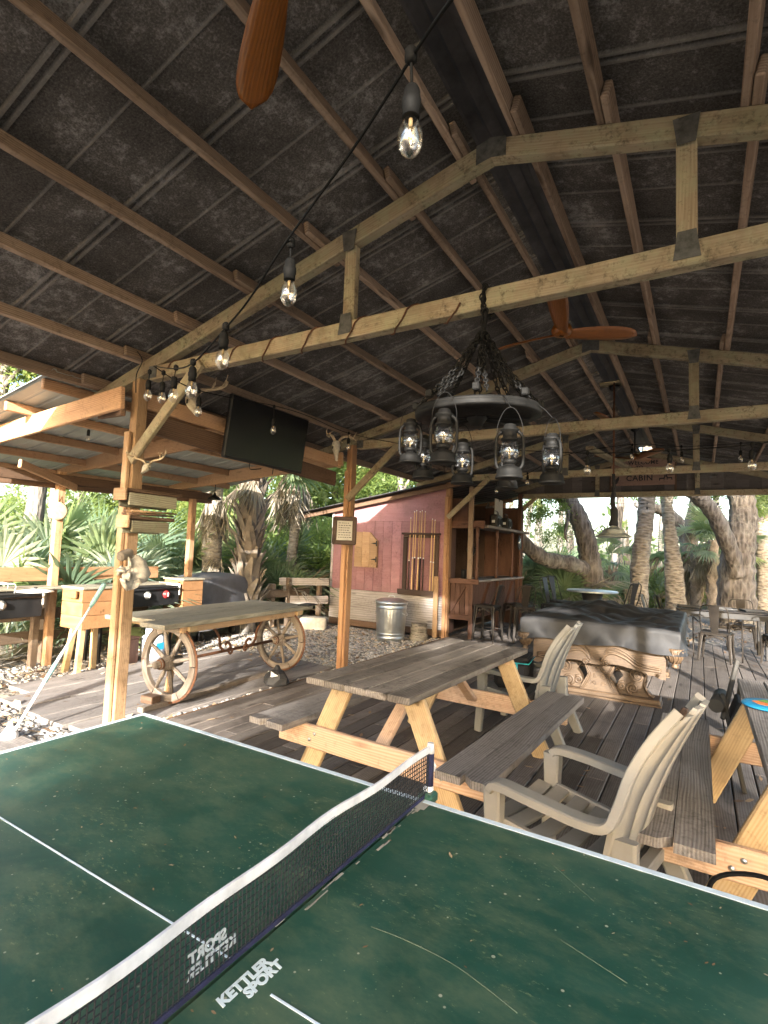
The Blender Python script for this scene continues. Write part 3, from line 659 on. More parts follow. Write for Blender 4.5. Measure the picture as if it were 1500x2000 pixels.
def one_leaf(name, loc, s, rz, label, mat='litter'):
    mb = MB().add([(-s, 0, .0), (-.3 * s, .3 * s, .12 * s), (-.3 * s, -.3 * s, .14 * s), (.45 * s, .26 * s, .05 * s), (.45 * s, -.26 * s, .1 * s), (s, 0, .3 * s)], [(0, 2, 1), (1, 2, 4, 3), (3, 4, 5)], None, False, None, .7)
    o = mb.build(name, M[mat], None, loc, rz); setp(o, label, 'leaf'); return o
p_ = wp(880, 1671, 2, .762); one_leaf('dry_leaf', p_, .011, 2.3, 'small orange dry leaf lying on the right half of the green table')
p_ = wp(655, 1630, 2, .762); one_leaf('dry_leaf', p_, .010, .7, 'brown dry leaf lying on the table beyond the net')
p_ = wp(335, 1690, 2, .762); one_leaf('dry_leaf', p_, .008, .4, 'tiny tan leaf lying on the left half of the green table')

def s_tab(): return (random.uniform(-1.33, 1.3), random.uniform(-1.45, -.02), .7602)
leaves('table_debris', 170, s_tab, M['litter'], 'tiny bits of dry leaf and twig on the green table', 'debris', (.0025, .006))
# ================================================================ picnic tables
def picnic(label, loc, mirror=1, rz=0):
    t = thing('picnic_table', label, 'picnic table', loc, rz, 'timber picnic tables on the deck')
    L = 1.93; zt = .752
    for k in range(5):
        x = (k - 2) * .142; dy = random.uniform(-.006, .006); board('top_board', (x, -L / 2 + dy, zt - .019), (x, L / 2 + dy, zt - .019 + random.uniform(-.002, .002)), .138, .038, M['table_grey'] if mirror > 0 else M['bench_grey'], t, ch=.006)
    for s in (-1, 1):
        for k in range(2):
            x = s * (.585 + .143 * k); e = .0
            c = MB(); w = .139; l2 = L / 2 + .005; cut = .05 if k == 1 else .0
            poly = [(-l2 + cut, -w / 2), (l2 - cut, -w / 2), (l2, -w / 2 + cut), (l2, w / 2), (-l2, w / 2), (-l2, -w / 2 + cut)] if cut else [(-l2, -w / 2), (l2, -w / 2), (l2, w / 2), (-l2, w / 2)]
            T = Matrix.Translation((x, 0, .44 - .019)) @ Matrix.Rotation(R_(90), 4, 'Z') @ Matrix.Scale(s, 4, (0, 1, 0)) @ Matrix.Scale(-1, 4, (0, 1, 0))
            c.prism(poly, .038, T).build('bench_board', M['bench_grey'], t)
    for ye in (-.72, .72):
        yi = ye * 1.0; so_ = -1 if ye < 0 else 1
        board('cross_beam', (-.725, ye + so_ * .04, .335), (.725, ye + so_ * .04, .335), .038, .135, M['pink_pine'], t)
        board('cleat', (-.30, ye, .69), (.30, ye, .69), .038, .085, M['pink_pine'], t)
        for s in (-1, 1):
            board('leg', (s * .23, ye, .712), (s * .56, ye, .004), .038, .136, M['pine'], t, up=(1, 0, 0))
            for bx in (.40, .44):
                z = .36 if bx == .40 else .32
                MB().lathe([(.011, 0), (.012, .003), (.006, .007), (0, .008)], 10, Matrix.Translation((s * bx + s * .02, ye + so_ * .0595, z)) @ Matrix.Rotation(R_(90) * -1 * so_, 4, 'X')).build('bolt', M['galv'], t)
        board('brace', (0, ye * .93, .345), (0, ye * .28, .71), .085, .038, M['pink_pine'], t, up=(0, 0, 1))
    return t
p1 = picnic('picnic table with dark stained top and yellow pine legs behind the green table', (-.885, 1.94, 0), 1, R_(-2.2))
p2 = picnic('picnic table at the right edge with pale grey knotty bench and blue disc', (1.285, 1.86, 0), -1, 0)

DK = thing('flying_disc', 'blue disc with orange and green print lying on the right picnic table', 'disc', wp(1506, 1381, 2, .757))
MB().lathe([(0, .018), (.10, .018), (.125, .015), (.134, .006), (.13, 0), (.127, .006), (.118, .012), (.0, .014)], 40).build('disc_body', M['blue'], DK)
MB().prism([(-.085 + .0, .01), (-.07, -.045), (-.02, -.075), (.04, -.07), (.03, -.03), (-.02, -.01), (-.055, .03)], .0012, Matrix.Translation((0, 0, .0192))).build('print_patch', M['orange'], DK)
MB().prism([(-.05, .04), (-.015, 0), (.045, -.02), (.08, .01), (.04, .06), (-.01, .07)], .0012, Matrix.Translation((0, 0, .0194))).build('print_patch', M['green'], DK)
DK.rotation_euler = (0, 0, R_(10)); DK.scale = (1, 1, 1)

# ================================================================ resin chairs
def resin_chair(label, loc, rz, mat, group=None):
    """faces local -x; width along y"""
    t = thing('resin_chair', label, 'chair', loc, rz, group)
    # curved back line in the xz plane: seat back -> top
    prof = [(.16, .30), (.195, .42), (.235, .56), (.295, .72), (.37, .88), (.415, .97)]
    def at(u):
        u = u * (len(prof) - 1); i = min(int(u), len(prof) - 2); f = u - i; return (prof[i][0] * (1 - f) + prof[i + 1][0] * f, prof[i][1] * (1 - f) + prof[i + 1][1] * f)
    nS = 5; W0 = .53
    for k in range(nS):
        y0 = -W0 / 2 + k * W0 / nS; y1 = y0 + W0 / nS - .004; rows = []; rows2 = []
        for q in range(13):
            u = q / 12; sh = 1 - .42 * max(0, (u - .45) / .55) ** 1.6; ym = (y0 + y1) / 2
            arch = 1 - .10 * (abs(ym) / (W0 / 2)) ** 2
            x, z = at(u * arch); cup = 0
            r = []; r2 = []
            for yy in (y0, (y0 + y1) / 2, y1):
                cc = (.04 + .03 * min(1, u * 2)) * ((yy * sh / (W0 / 2)) ** 2); r.append((x - cc + .006, yy * sh, z)); r2.append((x - cc - .012, yy * sh, z + .004))
            rows.append(r); rows2.append(r2)
        mb = MB().grid(rows, True).grid(rows2, True)
        o = len(mb.v) // 2
        n, m = 13, 3
        ring = [i * m for i in range(n)] + [(n - 1) * m + 1, (n - 1) * m + 2] + [i * m + 2 for i in range(n - 2, -1, -1)] + [1]
        for a, b in zip(ring, ring[1:] + ring[:1]): mb.f.append([a, b, b + o, a + o]); mb.sm.append(False)
        mb.build('back_slat', mat, t)
    for s in (-1, 1):
        pts = [(-.34, s * .29, .50), (-.30, s * .30, .525), (-.15, s * .31, .52), (.05, s * .305, .505), (.15, s * .29, .515), (.185, s * .272, .585), (.225, s * .255, .72), (.29, s * .225, .85), (.36, s * .165, .955)]
        pts = bez(pts, 4); n = len(pts)
        ups = []
        for i in range(n):
            t0 = (pts[min(i + 1, n - 1)] - pts[max(i - 1, 0)]).normalized(); ups.append((-t0.z, 0, t0.x) if t0.x * t0.x + t0.z * t0.z > 0 else (0, 0, 1))
        ww = [.082 if i < n * .45 else max(.03, .082 - .07 * (i / n - .45) * 2) for i in range(n)]
        MB().ribbon(pts, ww, .038, ups).build('arm', mat, t)
        lg = MB().ribbon([(-.335, s * .288, .505), (-.335, s * .285, .36), (-.36, s * .29, .0)], [.058, .055, .05], [.085, .075, .06], [(1, 0, 0)] * 3); lg.build('leg', mat, t)
        lg = MB().ribbon([(.19, s * .23, .46), (.20, s * .235, .30), (.34, s * .25, .0)], [.045, .05, .05], [.10, .09, .075], [(1, 0, 0)] * 3); lg.build('leg', mat, t)
        MB().ribbon([(-.30, s * .255, .34), (-.05, s * .25, .31), (.18, s * .235, .27)], .03, .07, (0, 0, 1)).build('side_rail', mat, t)
    for k in range(6):
        f = k / 5; x = -.36 + f * .50; z = .375 - f * .075 - (.02 if k == 0 else 0)
        mb = MB().ribbon([(x, yy, z - .018 * (1 - (yy / .25) ** 2)) for yy in np.linspace(-.25, .25, 7)], .072, .016, (0.14, 0, 1)); mb.build('seat_slat', mat, t)
    MB().ribbon([(.21, -.22, .29), (.215, 0, .30), (.21, .22, .29)], .05, .05, (0, 0, 1)).build('rear_rail', mat, t)
    return t
c1 = resin_chair('tan resin armchair with broken back rim beside the green table', (.335, 1.02, 0), R_(-12), M['tan'], 'resin armchairs on the deck')
br_ = MB().cbox((.365, -.15, .94), (.022, .03, .075), Matrix.Rotation(R_(25), 3, 'Y')); br_.build('broken_rim', M['darkwood'], c1)
c2 = resin_chair('grey resin armchair holding a black bag by the first picnic table', (-.545, 3.20, 0), R_(-4), M['taupe'], 'resin armchairs on the deck')
bg = thing('cooler_bag', 'black cooler bag with turquoise zip sitting on the grey resin chair', 'bag', (-.70, 3.20, .36), R_(8))
MB().cbox((0, 0, .13), (.30, .36, .25), ch=.04).build('bag_body', M['bag'], bg)
MB().cbox((.0, 0, .268), (.28, .34, .03), ch=.014).build('bag_lid', M['bag'], bg)
zz = MB(); zz.tube([(-.148, -.185, .232), (.148, -.185, .238), (.152, .18, .238)], .006, 6); zz.cbox((.05, -.188, .20), (.016, .008, .07)); zz.build('zip', M['teal'], bg)
MB().tube(bez([(-.05, -.19, .2), (-.02, -.24, .1), (.05, -.24, .05), (.1, -.19, .1)], 5), .008, 6).build('strap', M['bag'], bg)
cc = thing('camp_chair', 'folded grey camp chair tilted against the far end of right picnic table', 'camp chair', (.87, 2.86, 0))
board('side_rail', (-.02, .02, .45), (.075, .16, .84), .03, .055, M['campgrey'], cc, up=(0, 1, 0)); board('side_rail', (.10, .0, .0), (-.02, .04, .62), .03, .055, M['campgrey'], cc, up=(0, 1, 0))
MB().tube([(-.06, -.06, .55), (-.02, .24, .57)], .045, 12).build('seat_roll', M['campgrey'], cc); MB().cbox((.05, .12, .5), (.03, .30, .18), Matrix.Rotation(R_(20), 3, 'Y')).build('sling', M['bag'], cc); board('side_rail', (.02, .32, 0), (.10, .30, .66), .03, .05, M['campgrey'], cc, up=(0, 1, 0))
tb_ = thing('tote_bag', 'black bag whose strap shows past the corner of the green table', 'bag', (.86, .50, 0))
MB().cbox((0, 0, .22), (.30, .16, .44), ch=.04).build('bag_body', M['bag'], tb_)
MB().tube(bez([(-.13, 0, .43), (-.10, .02, .535), (0.02, .03, .575), (.11, .01, .545), (.14, 0, .43)], 6), .014, 8, flat=.5).build('strap', M['blackrub'], tb_)

# ================================================================ pool table under its cover
PT = thing('pool_table', 'carved wooden pool table under a wrinkled black cover', 'pool table', (-.235, 5.72, 0))
hw, hl = .79, 1.24
def wr(x, y):
    return .022 * math.sin(5 * x + 2.2 * y + 1.3 * math.sin(2.3 * y)) + .016 * math.sin(9 * x - 3 * y + 2 * math.sin(3 * x)) + .016 * math.sin(14 * y + 4 * x + 2 * math.sin(2 * x + y)) + .010 * abs(math.sin(11 * x + 9 * y + 3 * math.sin(4 * y))) + .006 * math.sin(31 * y + 6 * math.sin(5 * x)) + .005 * math.sin(27 * x + 9 * math.sin(3 * y + x)) + .05 * math.exp(-((y - .85) ** 2) * 4 - ((x + .15 + .5 * (y - .7)) ** 2) * 7) + .03 * math.exp(-((y - .25 - .5 * x) ** 2) * 30)
cv = MB(); P = []; nx, ny = 110, 130
for i in range(ny + 1):
    row = []
    for j in range(nx + 1):
        u = -1.13 + 2.26 * j / nx; v = -1.085 + 2.17 * i / ny
        cu = max(-1, min(1, u)); cvv = max(-1, min(1, v)); ex = abs(u) - 1 if abs(u) > 1 else 0; ey = abs(v) - 1 if abs(v) > 1 else 0
        x = cu * hw; y = cvv * hl; z = .845 + wr(x, y) * (1 - max(abs(cu), abs(cvv)) ** 8)
        d = max(ex / .13, ey / .085)
        if d > 0:
            drop = .235 * d; a = (x * 11 + y * 13); fold = .028 * math.sin(a + 3 * math.sin(a * .37)) * d + .012 * math.sin(2.3 * a + 1) * d
            bul = .012 * math.sin(math.pi * min(1, d)) + fold * .8 - .035 * d ** 3
            if ex / .13 >= ey / .085: x += math.copysign(bul, u)
            if ey / .085 >= ex / .13: y += math.copysign(bul, v)
            z = .845 - drop + .015 * math.sin(a * .8) * d
        corner = math.exp(-((abs(cu) - 1) ** 2 + (abs(cvv) - 1) ** 2) * 60); z -= .018 * corner
        row.append((x, y, z))
    P.append(row)
cv.grid(P).build('cover', M['tarp'], PT)
for sy in (-1, 1):
    y = sy * (hl - .10)
    ap = MB(); pts = []; nn = 24
    top = [(-.66, .66), (.66, .66)]; low = [(x, .40 + .05 * math.cos(x * 4.6) - .055 * math.exp(-(x / .16) ** 2) - .02 * (abs(x) > .6)) for x in np.linspace(.66, -.66, 25)]
    T = Matrix.Translation((0, y, 0)) @ Matrix.Rotation(R_(90), 4, 'X')
    ap.prism(top + low, .05, T).build('apron', M['carved'], PT)
    sw = MB(); yf = y - sy * -.03 if sy > 0 else y - .03; yf = y + sy * .03
    for s in (-1, 1):
        for o_, r in ((0, .014), (.035, .010), (.062, .007)):
            sw.tube(bez([(s * .05, yf, .44 + o_ * .5), (s * .14, yf, .53 + o_), (s * .28, yf, .50 + o_), (s * .42, yf, .42 + o_ * .8), (s * .62, yf, .405 + o_ * .6)], 6), r, 7)
        sp = [(s * .10 + .035 * (1 - q / 22) * math.cos(s * q * .55), yf, .415 + .035 * (1 - q / 22) * math.sin(q * .55)) for q in range(20)]; sw.tube(sp, .009, 6)
    sw.build('carving', M['carved'], PT)
    # pedestal: waisted block with volutes and stepped plinth
    yp = sy * .84
    out = [(-.20, .07), (.20, .07), (.17, .14), (.115, .24), (.16, .35), (.28, .42), (-.28, .42), (-.16, .35), (-.115, .24), (-.17, .14)]
    pd = MB().prism(out, .20, Matrix.Translation((0, yp, 0)) @ Matrix.Rotation(R_(90), 4, 'X')).build('pedestal', M['carved'], PT)
    vo = MB()
    for s in (-1, 1):
        o1 = [(.13, .07), (.52, .07), (.50, .11), (.45, .15), (.47, .22), (.46, .29), (.42, .345), (.34, .375), (.26, .385), (.20, .41), (.14, .41), (.19, .34), (.24, .27), (.20, .22), (.17, .16)]
        MB().prism([(s * x, z) for x, z in o1], .10, Matrix.Translation((0, yp, 0)) @ Matrix.Rotation(R_(90), 4, 'X')).build('scroll_bracket', M['carved'], pd)
        yv = yp + sy * .055
        for cx, cz, r0, tn, dr, a0 in ((.375, .285, .085, 2.2, 1, 0), (.33, .145, .060, 2.0, -1, 2), (.225, .155, .045, 1.8, 1, 1)):
            sp = []
            for q in range(34):
                a = a0 + q / 33 * tn * 2 * math.pi; r = r0 * (1 - q / 36); sp.append((s * (cx + r * math.cos(a)), yv, cz + dr * r * math.sin(a)))
            vo.tube(sp, [.017 * (1 - .5 * q / 33) for q in range(34)], 7)
        vo.tube(bez([(s * .13, yv, .395), (s * .24, yv, .375), (s * .36, yv, .375), (s * .455, yv, .30), (s * .445, yv, .20), (s * .48, yv, .12), (s * .535, yv, .085)], 6), [.017] * 37, 8)
        for o_ in (0, .02): vo.tube(bez([(s * (.175 - o_), yp + sy * .104, .40), (s * (.125 - o_), yp + sy * .104, .30), (s * (.10 - o_), yp + sy * .104, .24), (s * (.15 - o_), yp + sy * .104, .12), (s * (.18 - o_), yp + sy * .104, .085)], 5), .008, 6)
    for s in (-1, 1):
        for q in range(3):
            c0 = (s * .045, yp + sy * .103, .15 + q * .075); vo.tube([(c0[0] + s * .026 * (1 - k / 14) * math.cos(k * .6 + q), c0[1], c0[2] + .026 * (1 - k / 14) * math.sin(k * .6 + q)) for k in range(13)], .006, 6)
    vo.build('volute', M['carved'], pd)
    MB().cbox((0, yp, .045), (1.20, .26, .055), ch=.012).build('plinth', M['carved'], pd); MB().cbox((0, yp, .012), (.62, .30, .03), ch=.008).build('plinth', M['carved'], pd)
    MB().cbox((-.46, yp, .010), (.30, .28, .022), ch=.006).build('plinth', M['carved'], pd); MB().cbox((.46, yp, .010), (.30, .28, .022), ch=.006).build('plinth', M['carved'], pd)
for s in (-1, 1): MB().prism([(-1.1, .66), (1.1, .66), (1.02, .44), (-1.02, .44)], .05, Matrix.Translation((s * .64, 0, 0)) @ Matrix.Rotation(R_(90), 4, 'Z') @ Matrix.Rotation(R_(90), 4, 'X')).build('apron', M['carved'], PT)
MB().cbox((0, 0, .26), (.14, 1.5, .16), ch=.01).build('stretcher', M['carved'], PT); MB().cbox((0, 0, .72), (1.45, 2.35, .12)).build('slate_bed', M['darkwood'], PT)
for sx in (-1, 1):
    for sy in (-1, 1):
        pk = MB(); T = Matrix.Translation((sx * .74, sy * (hl - .04), .47)); pk.lathe([(.028, 0), (.035, .015), (.022, .03), (.045, .06), (.075, .12), (.082, .16), (.078, .19)], 14, T)
        for k in range(10):
            a = k * math.pi / 5; pk.tube([(sx * .74 + .085 * math.cos(a), sy * (hl - .04) + .085 * math.sin(a), .64), (sx * .74 + .07 * math.cos(a + .3), sy * (hl - .04) + .07 * math.sin(a + .3), .57), (sx * .74 + .04 * math.cos(a), sy * (hl - .04) + .04 * math.sin(a), .52)], .008, 5)
        pk.build('pocket', M['carved'], PT)

# ================================================================ metal chairs, stools and far tables
def metal_chair(name, label, cat, loc, rz, sh, bt, group, arms=False, hoop=True, mt='gunmetal'):
    """seat height sh, back top bt; faces local -y, so the back is at +y"""
    t = thing(name, label, cat, loc, rz, group); m = M[mt]; a = .155 if sh > .5 else .18; f = .20 if sh > .5 else .215
    st = MB().cbox((0, 0, sh - .008), (2 * a + .03, 2 * a + .03, .016), ch=.007); st.cbox((0, 0, sh - .03), (2 * a + .026, 2 * a + .026, .035), ch=.01); st.build('seat', m, t)
    for sx in (-1, 1):
        for sy in (-1, 1):
            top = Vector((sx * a, sy * a, sh - .02)); bot = Vector((sx * f, sy * f, 0)); lg = MB()
            lg.ribbon([top, top.lerp(bot, .12), top.lerp(bot, .45), bot], [.085, .062, .042, .026], [.012] * 4, [(sx, 0, .0)] * 4); lg.ribbon([top + Vector((0, 0, .0)), top.lerp(bot, .12), top.lerp(bot, .45), bot], [.085, .062, .042, .026], [.012] * 4, [(0, sy, 0)] * 4); lg.build('leg', m, t)
    if sh > .5:
        r = MB(); q = .185
        for s in (-1, 1): r.tube([(-q, s * q, .19), (q, s * q, .19)], .007, 6); r.tube([(s * q, -q, .21), (s * q, q, .21)], .007, 6)
        r.build('footrest', m, t)
    ar = MB()
    for s in (-1, 1): ar.ribbon([(s * (a + .012), -a + .05, sh - .10), (s * (a + .014), 0, sh - .055), (s * (a + .012), a - .05, sh - .10)], .006, .03, (0, 0, 1)); ar.ribbon([(-a + .05, s * (a + .012), sh - .10), (0, s * (a + .014), sh - .055), (a - .05, s * (a + .012), sh - .10)], .006, .03, (0, 0, 1))
    ar.build('apron', m, t)
    h = bt - sh; sp = MB(); sp.ribbon([(0, a - .01, sh), (0, a + .03, sh + h * .5), (0, a + .08, bt)], [.10, .12, .15], .008, [(0, 1, 0)] * 3); sp.build('backrest', m, t)
    hp = MB(); hp.tube(bez([(-a - .005, a * .55, sh - .01), (-a - .01, a + .02, sh + h * .45), (-a + .005, a + .075, sh + h * .88), (-a + .06, a + .088, bt + .005), (0, a + .09, bt + .008), (a - .06, a + .088, bt + .005), (a - .005, a + .075, sh + h * .88), (a + .01, a + .02, sh + h * .45), (a + .005, a * .55, sh - .01)], 5), .0085, 7); hp.build('back_frame', m, t)
    if arms:
        for s in (-1, 1): MB().tube(bez([(s * (a + .02), a, sh + .14), (s * (a + .13), .06, sh + .20), (s * (a + .15), -.10, sh + .12), (s * (a + .15), -.13, 0)], 5), .011, 7).build('arm', m, t)
    return t
GB = 'metal stools along the bar'
s1 = metal_chair('bar_stool', 'bronzed metal bar stool nearest the bar end, its back to the pool table', 'stool', (-2.50, 7.52, 0), R_(-95), .63, .98, GB)
dup(s1, (-2.20, 8.25, 0), R_(-115), 'middle metal stool turned along the bar counter', GB)
dup(s1, (-1.98, 7.88, 0), R_(-150), 'bar stool pulled out furthest from the bar beside the pool table', GB)
GC = 'metal chairs round the dining tables'
k1 = metal_chair('metal_chair', 'bronzed metal chair with arms in front of dining table by the big oak', 'chair', (.93, 8.35, 0), R_(172), .45, .86, GC, True)
GH = 'metal stools at the high table'
h1 = metal_chair('bar_stool', 'high metal stool left of the small high table', 'stool', (-1.58, 8.55, 0), R_(70), .66, 1.12, GH, mt='black')
dup(h1, (-.45, 8.8, 0), R_(-85), 'high metal stool right of the small high table', GH)
dup(h1, (-1.68, 9.4, 0), R_(60), 'high metal stool behind the left side of the high table', GH)
dup(h1, (-.40, 8.30, 0), R_(-120), 'high metal stool in front of the right side of the high table', GH)
k2 = metal_chair('metal_chair', 'armless metal chair at the right edge of the deck', 'chair', (1.78, 8.55, 0), R_(190), .45, .86, GC)
dup(k2, (.02, 9.6, 0), R_(80), 'metal chair whose rounded back shows behind the covered pool table', GC); dup(k2, (.26, 9.85, 0), R_(110), 'second rounded metal chair back behind the pool table cover', GC); dup(k2, (1.35, 9.95, 0), R_(0), 'metal chair on the far side of the dining table', GC)
HT = thing('high_table', 'small dark high table with pale shiny top between metal stools', 'table', (-1.02, 9.05, 0))
MB().lathe([(0, .925), (.44, .925), (.455, .915), (.455, .895), (.44, .885), (0, .885)], 32).build('table_top', M['galv'], HT); MB().lathe([(.26, 0), (.26, .03), (.14, .30), (.14, .6), (.20, .885)], 10).build('pedestal', M['black'], HT)
DT = thing('dining_table', 'dark dining table with trays on top in front of the big oak', 'table', (1.0, 9.15, 0), R_(6))
MB().cbox((0, 0, .735), (1.35, .75, .03)).build('table_top', M['screen'], DT); MB().cbox((0, 0, .67), (1.25, .66, .10)).build('apron', M['black'], DT)
for sx in (-.6, .6):
    for sy in (-.3, .3): MB().cbox((sx, sy, .34), (.05, .05, .68)).build('leg', M['black'], DT)
for j, (x, y, lab) in enumerate(((-.45, -.1, 'black tray lying on the left end of the dining table'), (.05, -.05, 'black tray lying in the middle of the dining table'), (.48, -.02, 'black tray lying on the right end of the dining table'))):
    tr_ = MB().cbox((0, 0, .006), (.34, .26, .012)); tr_.cbox((0, .13, .015), (.34, .01, .02)).cbox((0, -.13, .015), (.34, .01, .02)).cbox((.17, 0, .015), (.01, .26, .02)).cbox((-.17, 0, .015), (.01, .26, .02))
    o = tr_.build('tray', M['black'], None, DT.matrix_basis @ Vector((x, y, .751)) if False else (1.0 + x, 9.15 + y, .752), R_(6 + j * 5)); setp(o, lab, 'tray', 'trays on the dining table')
# ================================================================ table on two wagon wheels
CT = thing('wagon_wheel_table', 'plank table on two old wagon wheels joined by an iron axle', 'table', (-3.82, 2.70, 0), R_(4))
zt = .775
for k, (x, a, b) in enumerate(((-.44, -1.05, 1.16), (-.11, -1.00, 1.18), (.225, -1.17, 1.13))): board('plank', (x, a, zt - .022), (x, b, zt - .022 + .003 * k), .325, .044, M['carttop'], CT, ch=.006)
for y in (-.80, .90): board('cleat', (-.52, y, .715), (.36, y, .715), .11, .075, M['pine'], CT)
board('side_rail', (.30, -.9, .70), (.30, .95, .70), .05, .075, M['post_pale'], CT)
def wheel(y, parent):
    R0 = .36; T = Matrix.Translation((.12, y, .365)) @ Matrix.Rotation(R_(90), 4, 'X')
    w = MB(); 
    for k in range(6):                                    # felloes
        a0, a1 = k * math.pi / 3 + .02, (k + 1) * math.pi / 3 - .005; pts = [T @ Vector(((R0 - .035) * math.cos(a), (R0 - .035) * math.sin(a), 0)) for a in np.linspace(a0, a1, 9)]
        ups = [(T.to_3x3() @ Vector((math.cos(a), math.sin(a), 0))) for a in np.linspace(a0, a1, 9)]; w.ribbon(pts, .05, .07, ups)
    wo = w.build('wheel', M['wheelwood'], parent)
    tv = MB().tube([T @ Vector((R0 * math.cos(a), R0 * math.sin(a), 0)) for a in np.linspace(0, 2 * math.pi, 40)[:-1]], .006, 6, closed=True, flat=4.0); tv.build('tyre', M['rust'], wo)
    for k in range(8):
        a = k * math.pi / 4 + .25; c, s = math.cos(a), math.sin(a); MB().tube([T @ Vector((.06 * c, .06 * s, 0)), T @ Vector((.14 * c, .14 * s, 0)), T @ Vector((.29 * c, .29 * s, 0))], [.017, .022, .016], 8).build('spoke', M['wheelwood'], wo)
    MB().lathe([(.035, -.15), (.05, -.14), (.055, -.05), (.075, -.03), (.075, .03), (.055, .05), (.05, .11), (.035, .115), (.035, .16), (.03, .165), (0, .165)], 16, T).build('hub', M['wheelwood'], wo)
    MB().lathe([(.058, -.052), (.058, -.035)], 16, T).lathe([(.052, .08), (.054, .10), (.04, .118)], 16, T).build('hub_band', M['rust'], wo)
    return wo
wheel(-.86, CT); wheel(.84, CT)
MB().tube([(.12, -.86, .365), (.12, .84, .365)], .016, 8).build('axle', M['rust'], CT)
sc = MB()
for s in (-1, 1):
    sc.tube(bez([(.20, s * .52, .70), (.20, s * .40, .66), (.20, s * .30, .55), (.20, s * .27, .44), (.20, s * .19, .385), (.20, s * .12, .42), (.20, s * .16, .47), (.20, s * .20, .45)], 6), .014, 8)
    sc.tube([(.20, s * (.12 + .045 * math.cos(q * .5) * (1 - q / 20)), .37 + .045 * math.sin(q * .5) * (1 - q / 20)) for q in range(16)], .012, 7)
sc.tube(bez([(.20, -.26, .66), (.20, -.1, .70), (.20, .1, .70), (.20, .26, .66)], 6), .012, 7); sc.build('scroll_bracket', M['rust'], CT)
board('floor_timber', (.12, -1.15, -.01), (.12, 1.0, -.01), .07, .05, M['wheelwood'], CT); board('prop', (.06, -.80, .02), (.04, -.74, .40), .05, .06, M['post_pale'], CT, up=(1, 0, 0)); MB().cbox((.05, -.98, .04), (.16, .10, .07)).build('chock', M['dark_timber'], CT)
rk = thing('black_sack', 'black plastic wrapped weight with painted sunlit face by the far wagon wheel', 'sack', wp(540, 1338, 2, 0))
MB().lathe([(.10, 0), (.125, .03), (.12, .09), (.09, .14), (.04, .17), (.02, .21), (0, .215)], 11, None, False, None, lambda a, z: 1 + .16 * math.sin(a * 3 + z * 20) + .08 * math.sin(a * 5)).build('sack_body', M['tarp'], rk)
MB().add([(-.11, -.06, .10), (.03, -.115, .11), (.09, -.08, .125), (-.02, -.07, .155), (-.1, -.03, .145)], [(0, 1, 2, 3, 4)]).build('sunlit_patch', M['white'], rk)  # white face painted in for sunlight on the dark sack
o = MB().cbox((0, 0, .01), (.16, .24, .012)).cbox((0, 0, .02), (.12, .20, .012)).build('tray', M['black'], None, wp(600, 1183, 2, .778), R_(15)); setp(o, 'thin dark tray lying on the far corner of the wagon wheel table', 'tray')

# ================================================================ fence behind the cooking bench
FN = thing('rail_fence', 'old rail fence of dark planks behind the cooking bench', 'fence', (-6.45, 2, -.07)); FN.location = (0, 0, 0)
for y in (.2, 2.15, 4.3, 6.3): board('post', (-6.5, y, -.2), (-6.5, y, .78), .13, .11, M['fence'], FN, up=(0, 1, 0))
for z in (.55, .28): 
    for a, b in ((-1.2, 2.14), (2.16, 4.9)): board('rail', (-6.42, a, z + random.uniform(-.01, .01)), (-6.42, b, z), .04, .14, M['fence'], FN)
board('rail', (-6.44, 4.8, .62), (-6.2, 7.1, .60), .04, .15, M['fence'], FN)
FB = thing('short_fence', 'short grey plank fence joined to the corner of the red hut', 'fence', (0, 0, 0))
for p in ((-6.28, 6.55), (-5.98, 7.15)): board('post', (p[0], p[1], -.15), (p[0], p[1], .90), .09, .08, M['fence'], FB, up=(0, 1, 0))
board('rail', (-6.42, 6.42, .83), (-5.78, 7.2, .83), .035, .15, M['plywood'], FB); board('rail', (-6.30, 6.5, .47), (-5.78, 7.2, .47), .035, .16, M['plywood'], FB)
bk_ = thing('concrete_block', 'pale concrete block at the foot of the short grey fence', 'block', (-5.75, 6.72, -.07), R_(30)); MB().cbox((0, 0, .12), (.5, .3, .24), ch=.02).build('block_body', M['block'], bk_)

# ================================================================ cooking bench
KB = thing('cooking_counter', 'long timber backboard and shelf of the outdoor kitchen', 'counter', (0, 0, 0))
board('back_board', (-6.34, .2, 1.055), (-6.34, 3.62, 1.055), .04, .17, M['post'], KB); board('shelf', (-6.18, .2, .90), (-6.18, 3.6, .90), .30, .035, M['carttop'], KB)
for y in (.4, 1.9, 3.5): board('leg', (-6.25, y, -.1), (-6.25, y, .885), .08, .08, M['fence'], KB, up=(0, 1, 0))
def hive_box(label, x, y, z0, n, legs):
    t = thing('wooden_box_stand', label, 'box stand', (x, y, 0), R_(2))
    for k in range(n):
        dx = .0; MB().cbox((0, 0, z0 + .155 * (k + .5)), (.40 - .012 * (n - 1 - k) * -1, .36 + .01 * k, .152), ch=.005).build('box', M['hive'], t)
    zt = z0 + .155 * n; MB().cbox((0, 0, zt + .012), (.45, .40, .026)).build('lid', M['carttop'], t); board('side_handle', (.0, -.235, zt - .06), (.16, -.235, zt - .06), .03, .09, M['hive'], t)
    if legs:
        board('leg', (.12, -.13, -.08), (.12, -.11, z0), .05, .07, M['pine'], t, up=(0, 1, 0)); board('leg', (-.1, -.15, -.08), (.02, -.15, z0), .05, .07, M['pine'], t, up=(0, 1, 0)); board('leg', (.0, .13, -.08), (.0, .12, z0), .05, .07, M['pine'], t, up=(0, 1, 0))
    return t
hive_box('stacked amber wooden boxes on splayed legs in front of the fence', -5.62, 2.16, .46, 3, True)
hive_box('short stack of amber wooden boxes right of the black griddle', -5.95, 3.80, .50, 3, True)
